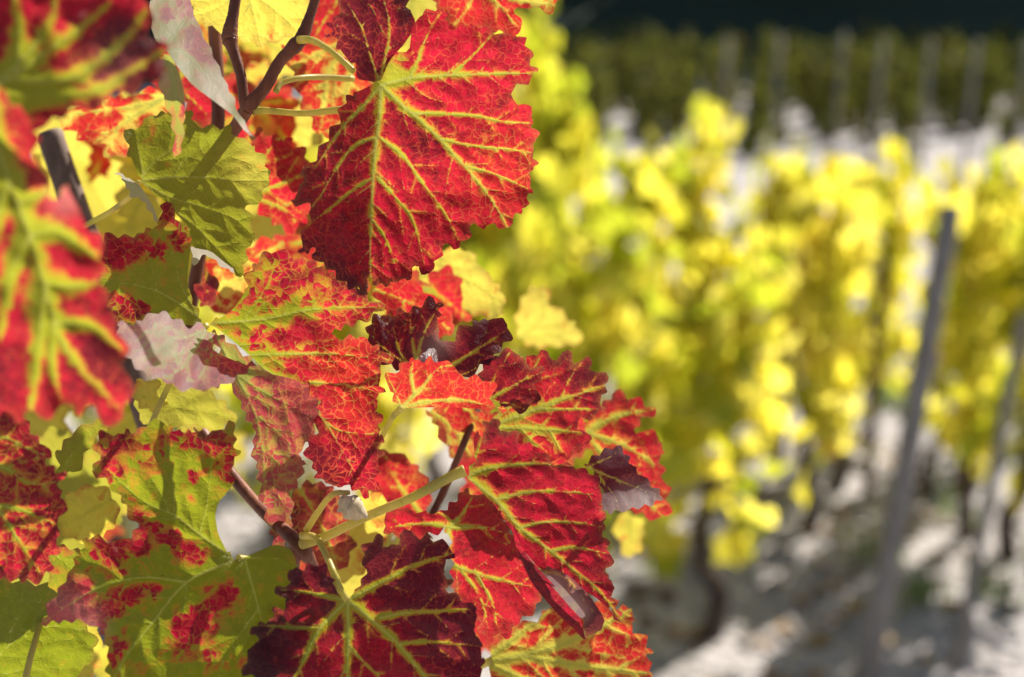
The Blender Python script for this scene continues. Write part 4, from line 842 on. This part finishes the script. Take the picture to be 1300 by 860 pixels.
# deeper leaves of the same vine, well out of focus
rg = np.random.default_rng(33)
TV = [np.array([(0, 0), (0, 0.5), (0, 1)]), np.array([(0, 0), (0.35, 0.27), (0.64, 0.5)]), np.array([(0, 0), (-0.35, 0.27), (-0.64, 0.5)]), np.array([(0, 0), (0.3, -0.05), (0.52, -0.06)]), np.array([(0, 0), (-0.3, -0.05), (-0.52, -0.06)])]
for i in range(34):
    x = rg.uniform(-40, 600); y = rg.uniform(-40, 880); d = rg.uniform(0.82, 1.15)
    if x > 560 - 0.0 * y and y < 420: continue
    if x > 420 and y < 300 and rg.random() < 0.5: continue
    sz = 190 * 0.66 / d * rg.uniform(0.6, 1.0); a = rg.uniform(-0.9, 0.9); fx = rg.uniform(0.55, 1)
    Rm = np.array([[math.cos(a), -math.sin(a)], [math.sin(a), math.cos(a)]])
    tr = lambda q: (np.asarray(q) * np.array([fx, 1]) * sz) @ Rm.T + np.array([x, y])
    red = rg.random() < 0.3
    blade([dict(out=(tr(LEAF2D), [True] * len(LEAF2D)), veins=[(tr(v), 2.5) for v in TV], d=d, gx=rg.uniform(-0.4, 0.4), gy=rg.uniform(-0.2, 0.6), teeth=5, gap=14, res=7, auto=False, halo=10,
           pig=rg.uniform(0.4, 0.9) if red else rg.uniform(-0.1, 0.2), yel=rg.uniform(0.1, 0.7), drk=0)], 'red' if red else 'yellow')

# ------------------------------------------------------------------ canes, stalks, tie stake
def P_(z, s):
    out = []
    for tok in s.split():
        a = tok.split(','); q = z('%s,%s' % (a[0], a[1]))[0][0]; out.append((q[0], q[1], float(a[2]) if len(a) > 2 else None))
    return out
cane(P_(Zd, '400,600,.672 385,540,.672 370,420,.672 335,300,.672 308,220,.672'), [2.9, 2.5, 2.5, 2.6, 3.2], nodes=((1.0, 0.25, 0.08),))
cane(P_(Zd, '305,225,.672 312,160,.672 325,90,.672 345,-40,.672'), [3.4, 3.6, 2.7, 2.5], nodes=((0.12, 0.15, 0.1),))
cane(P_(Zd, '405,610,.672 440,545,.672 500,480,.672 580,340,.672 660,255,.672 705,200,.672 745,90,.672 795,-60,.672'), [3.2, 3.0, 3.0, 2.9, 3.0, 3.4, 2.4, 2.1], nodes=((0.58, 0.25, 0.05), (0.1, 0.25, 0.08)))
cane(P_(Zd, '405,590,.674 350,680,.682 300,760,.69 240,900,.70 150,1150,.71'), [3.3, 3.2, 3.2, 3.2, 3.2])
cane([(272, 30, .72), (276, 100, .72), (276, 170, .722), (262, 280, .724), (247, 360, .726), (240, 420, .728), (245, 520, .726), (285, 590, .71), (330, 645, .69), (378, 690, .668), (400, 720, .68)], [3.4, 3.4, 3.4, 3.3, 3.3, 3.3, 3.2, 3.0, 3.0, 3.2, 2.0], nodes=((0.93, 0.35, 0.04),))
cane([(378, 690, .668), (372, 715, .672), (366, 770, .69), (380, 900, .72), (400, 1300, .74)], [3.4, 3.3, 3.2, 3.5, 4.5])
cane([(612, 505, .735), (590, 560, .72), (565, 620, .72), (535, 680, .715), (500, 740, .71), (450, 830, .72)], [1.8, 1.8, 2, 2, 2])
cane(P_(Z6, '255,325,.662 300,255,.655 350,195,.648 410,188,.644'), [1.7, 1.5, 1.3, 1.1], 'petiole', 'tendril_stub')
ds = bpy.data.objects
V, Fc = tube(smooth_path(np.array([unproj(*q) for q in P_(Z6, '392,200,.644 400,225,.642 430,250,.64 476,278,.638')]), 6), [0.0012, 0.0042, 0.0052, 0.0008], 12, 0.18, 9)
c0 = V.mean(0); mesh_obj('bud_scale', V - c0, Fc, M['dry'], VINE, Vector(c0) - VINE.location)
petiole(L1, P_(Zd, '690,218,.668 760,222,.655 860,280,.64 985,390,.635') , [2.0, 1.6, 1.4, 1.4])
petiole(L19, P_(Zd, '560,500,.672 590,455,.675 680,428,.68 800,422,.69 985,432,.70'), [1.6, 1.4, 1.4, 1.5, 1.6])
petiole(L20, P_(Zd, '440,605,.672 520,605,.672 700,620,.668 860,605,.662 950,595,.66'), [2.0, 1.6, 1.5, 1.7, 1.8])
petiole(L4, P_(Z6, '240,345,.660 285,350,.648 315,390,.634 350,470,.622 378,540,0 403,580,0'), [1.9, 1.6, 1.5, 1.5, 1.6, 1.7])
petiole(L5, P_(Z6, '240,375,.664 330,345,.655 480,272,.642 640,205,.634 780,130,0 832,108,0'), [2.6, 2.2, 2.1, 2.1, 2.4, 2.8])
petiole(L14, P_(Zc, '20,530,.70 130,470,.69 200,420,.68 240,385,.672 275,322,0'), [1.4, 1.3, 1.3, 1.3, 1.2])
petiole(L11, P_(Z4, '545,690,.70 570,640,.67 595,595,.65 620,570,0'), [1.3, 1.3, 1.3, 1.6])
petiole(L15, P_(Z1, '440,235,.66 500,200,.64 560,180,.625 600,182,0'), [1.2, 1.1, 1.1, 1.1])
petiole(L7, P_(Z7, '270,860,.71 300,830,.705 330,818,0'), [2.0, 2.0, 2.2])
petiole(L2, [(185, 560, .69), (200, 520, .675), (235, 450, .66), (262, 413, 0)], [1.5, 1.4, 1.4, 1.5])
petiole(L3, [(352, 745, .66), (338, 725, .64), (318, 712, .63), (302, 709, 0)], [1.8, 1.7, 1.7, 1.7])
petiole(L16, [(-120, 150, .50), (-70, 125, .48), (-20, 118, 0)], [1.7, 1.6, 1.8])
petiole(LB[13], [(28, 880, .66), (40, 830, .665), (52, 790, .68), (60, 770, 0)], [1.6, 1.5, 1.4, 1.4])
cane([(400, 1300, .74), (300, 1900, .78), (-250, 3600, .8)], [4.5, 8, 16], 'old wood', 'trunk')
# dark stake the vine is tied to
a, b = unproj(62, 168, 0.80), unproj(150, 420, 0.80); dd = (b - a) / np.linalg.norm(b - a); e = a + dd * 1.6
p = np.array([a, a + dd * 0.002, a + dd * 0.006, a + dd * 0.4, e])
V, Fc = tube(p - e, [0.0066, 0.0078, 0.008, 0.0086, 0.010], 14, 0.03, 8)
tag(mesh_obj('vine_stake', V, Fc, M['dark stake'], loc=e), 'dark wooden stake end leaning behind the nearest leaf at left', 'stake', 'vineyard stakes')
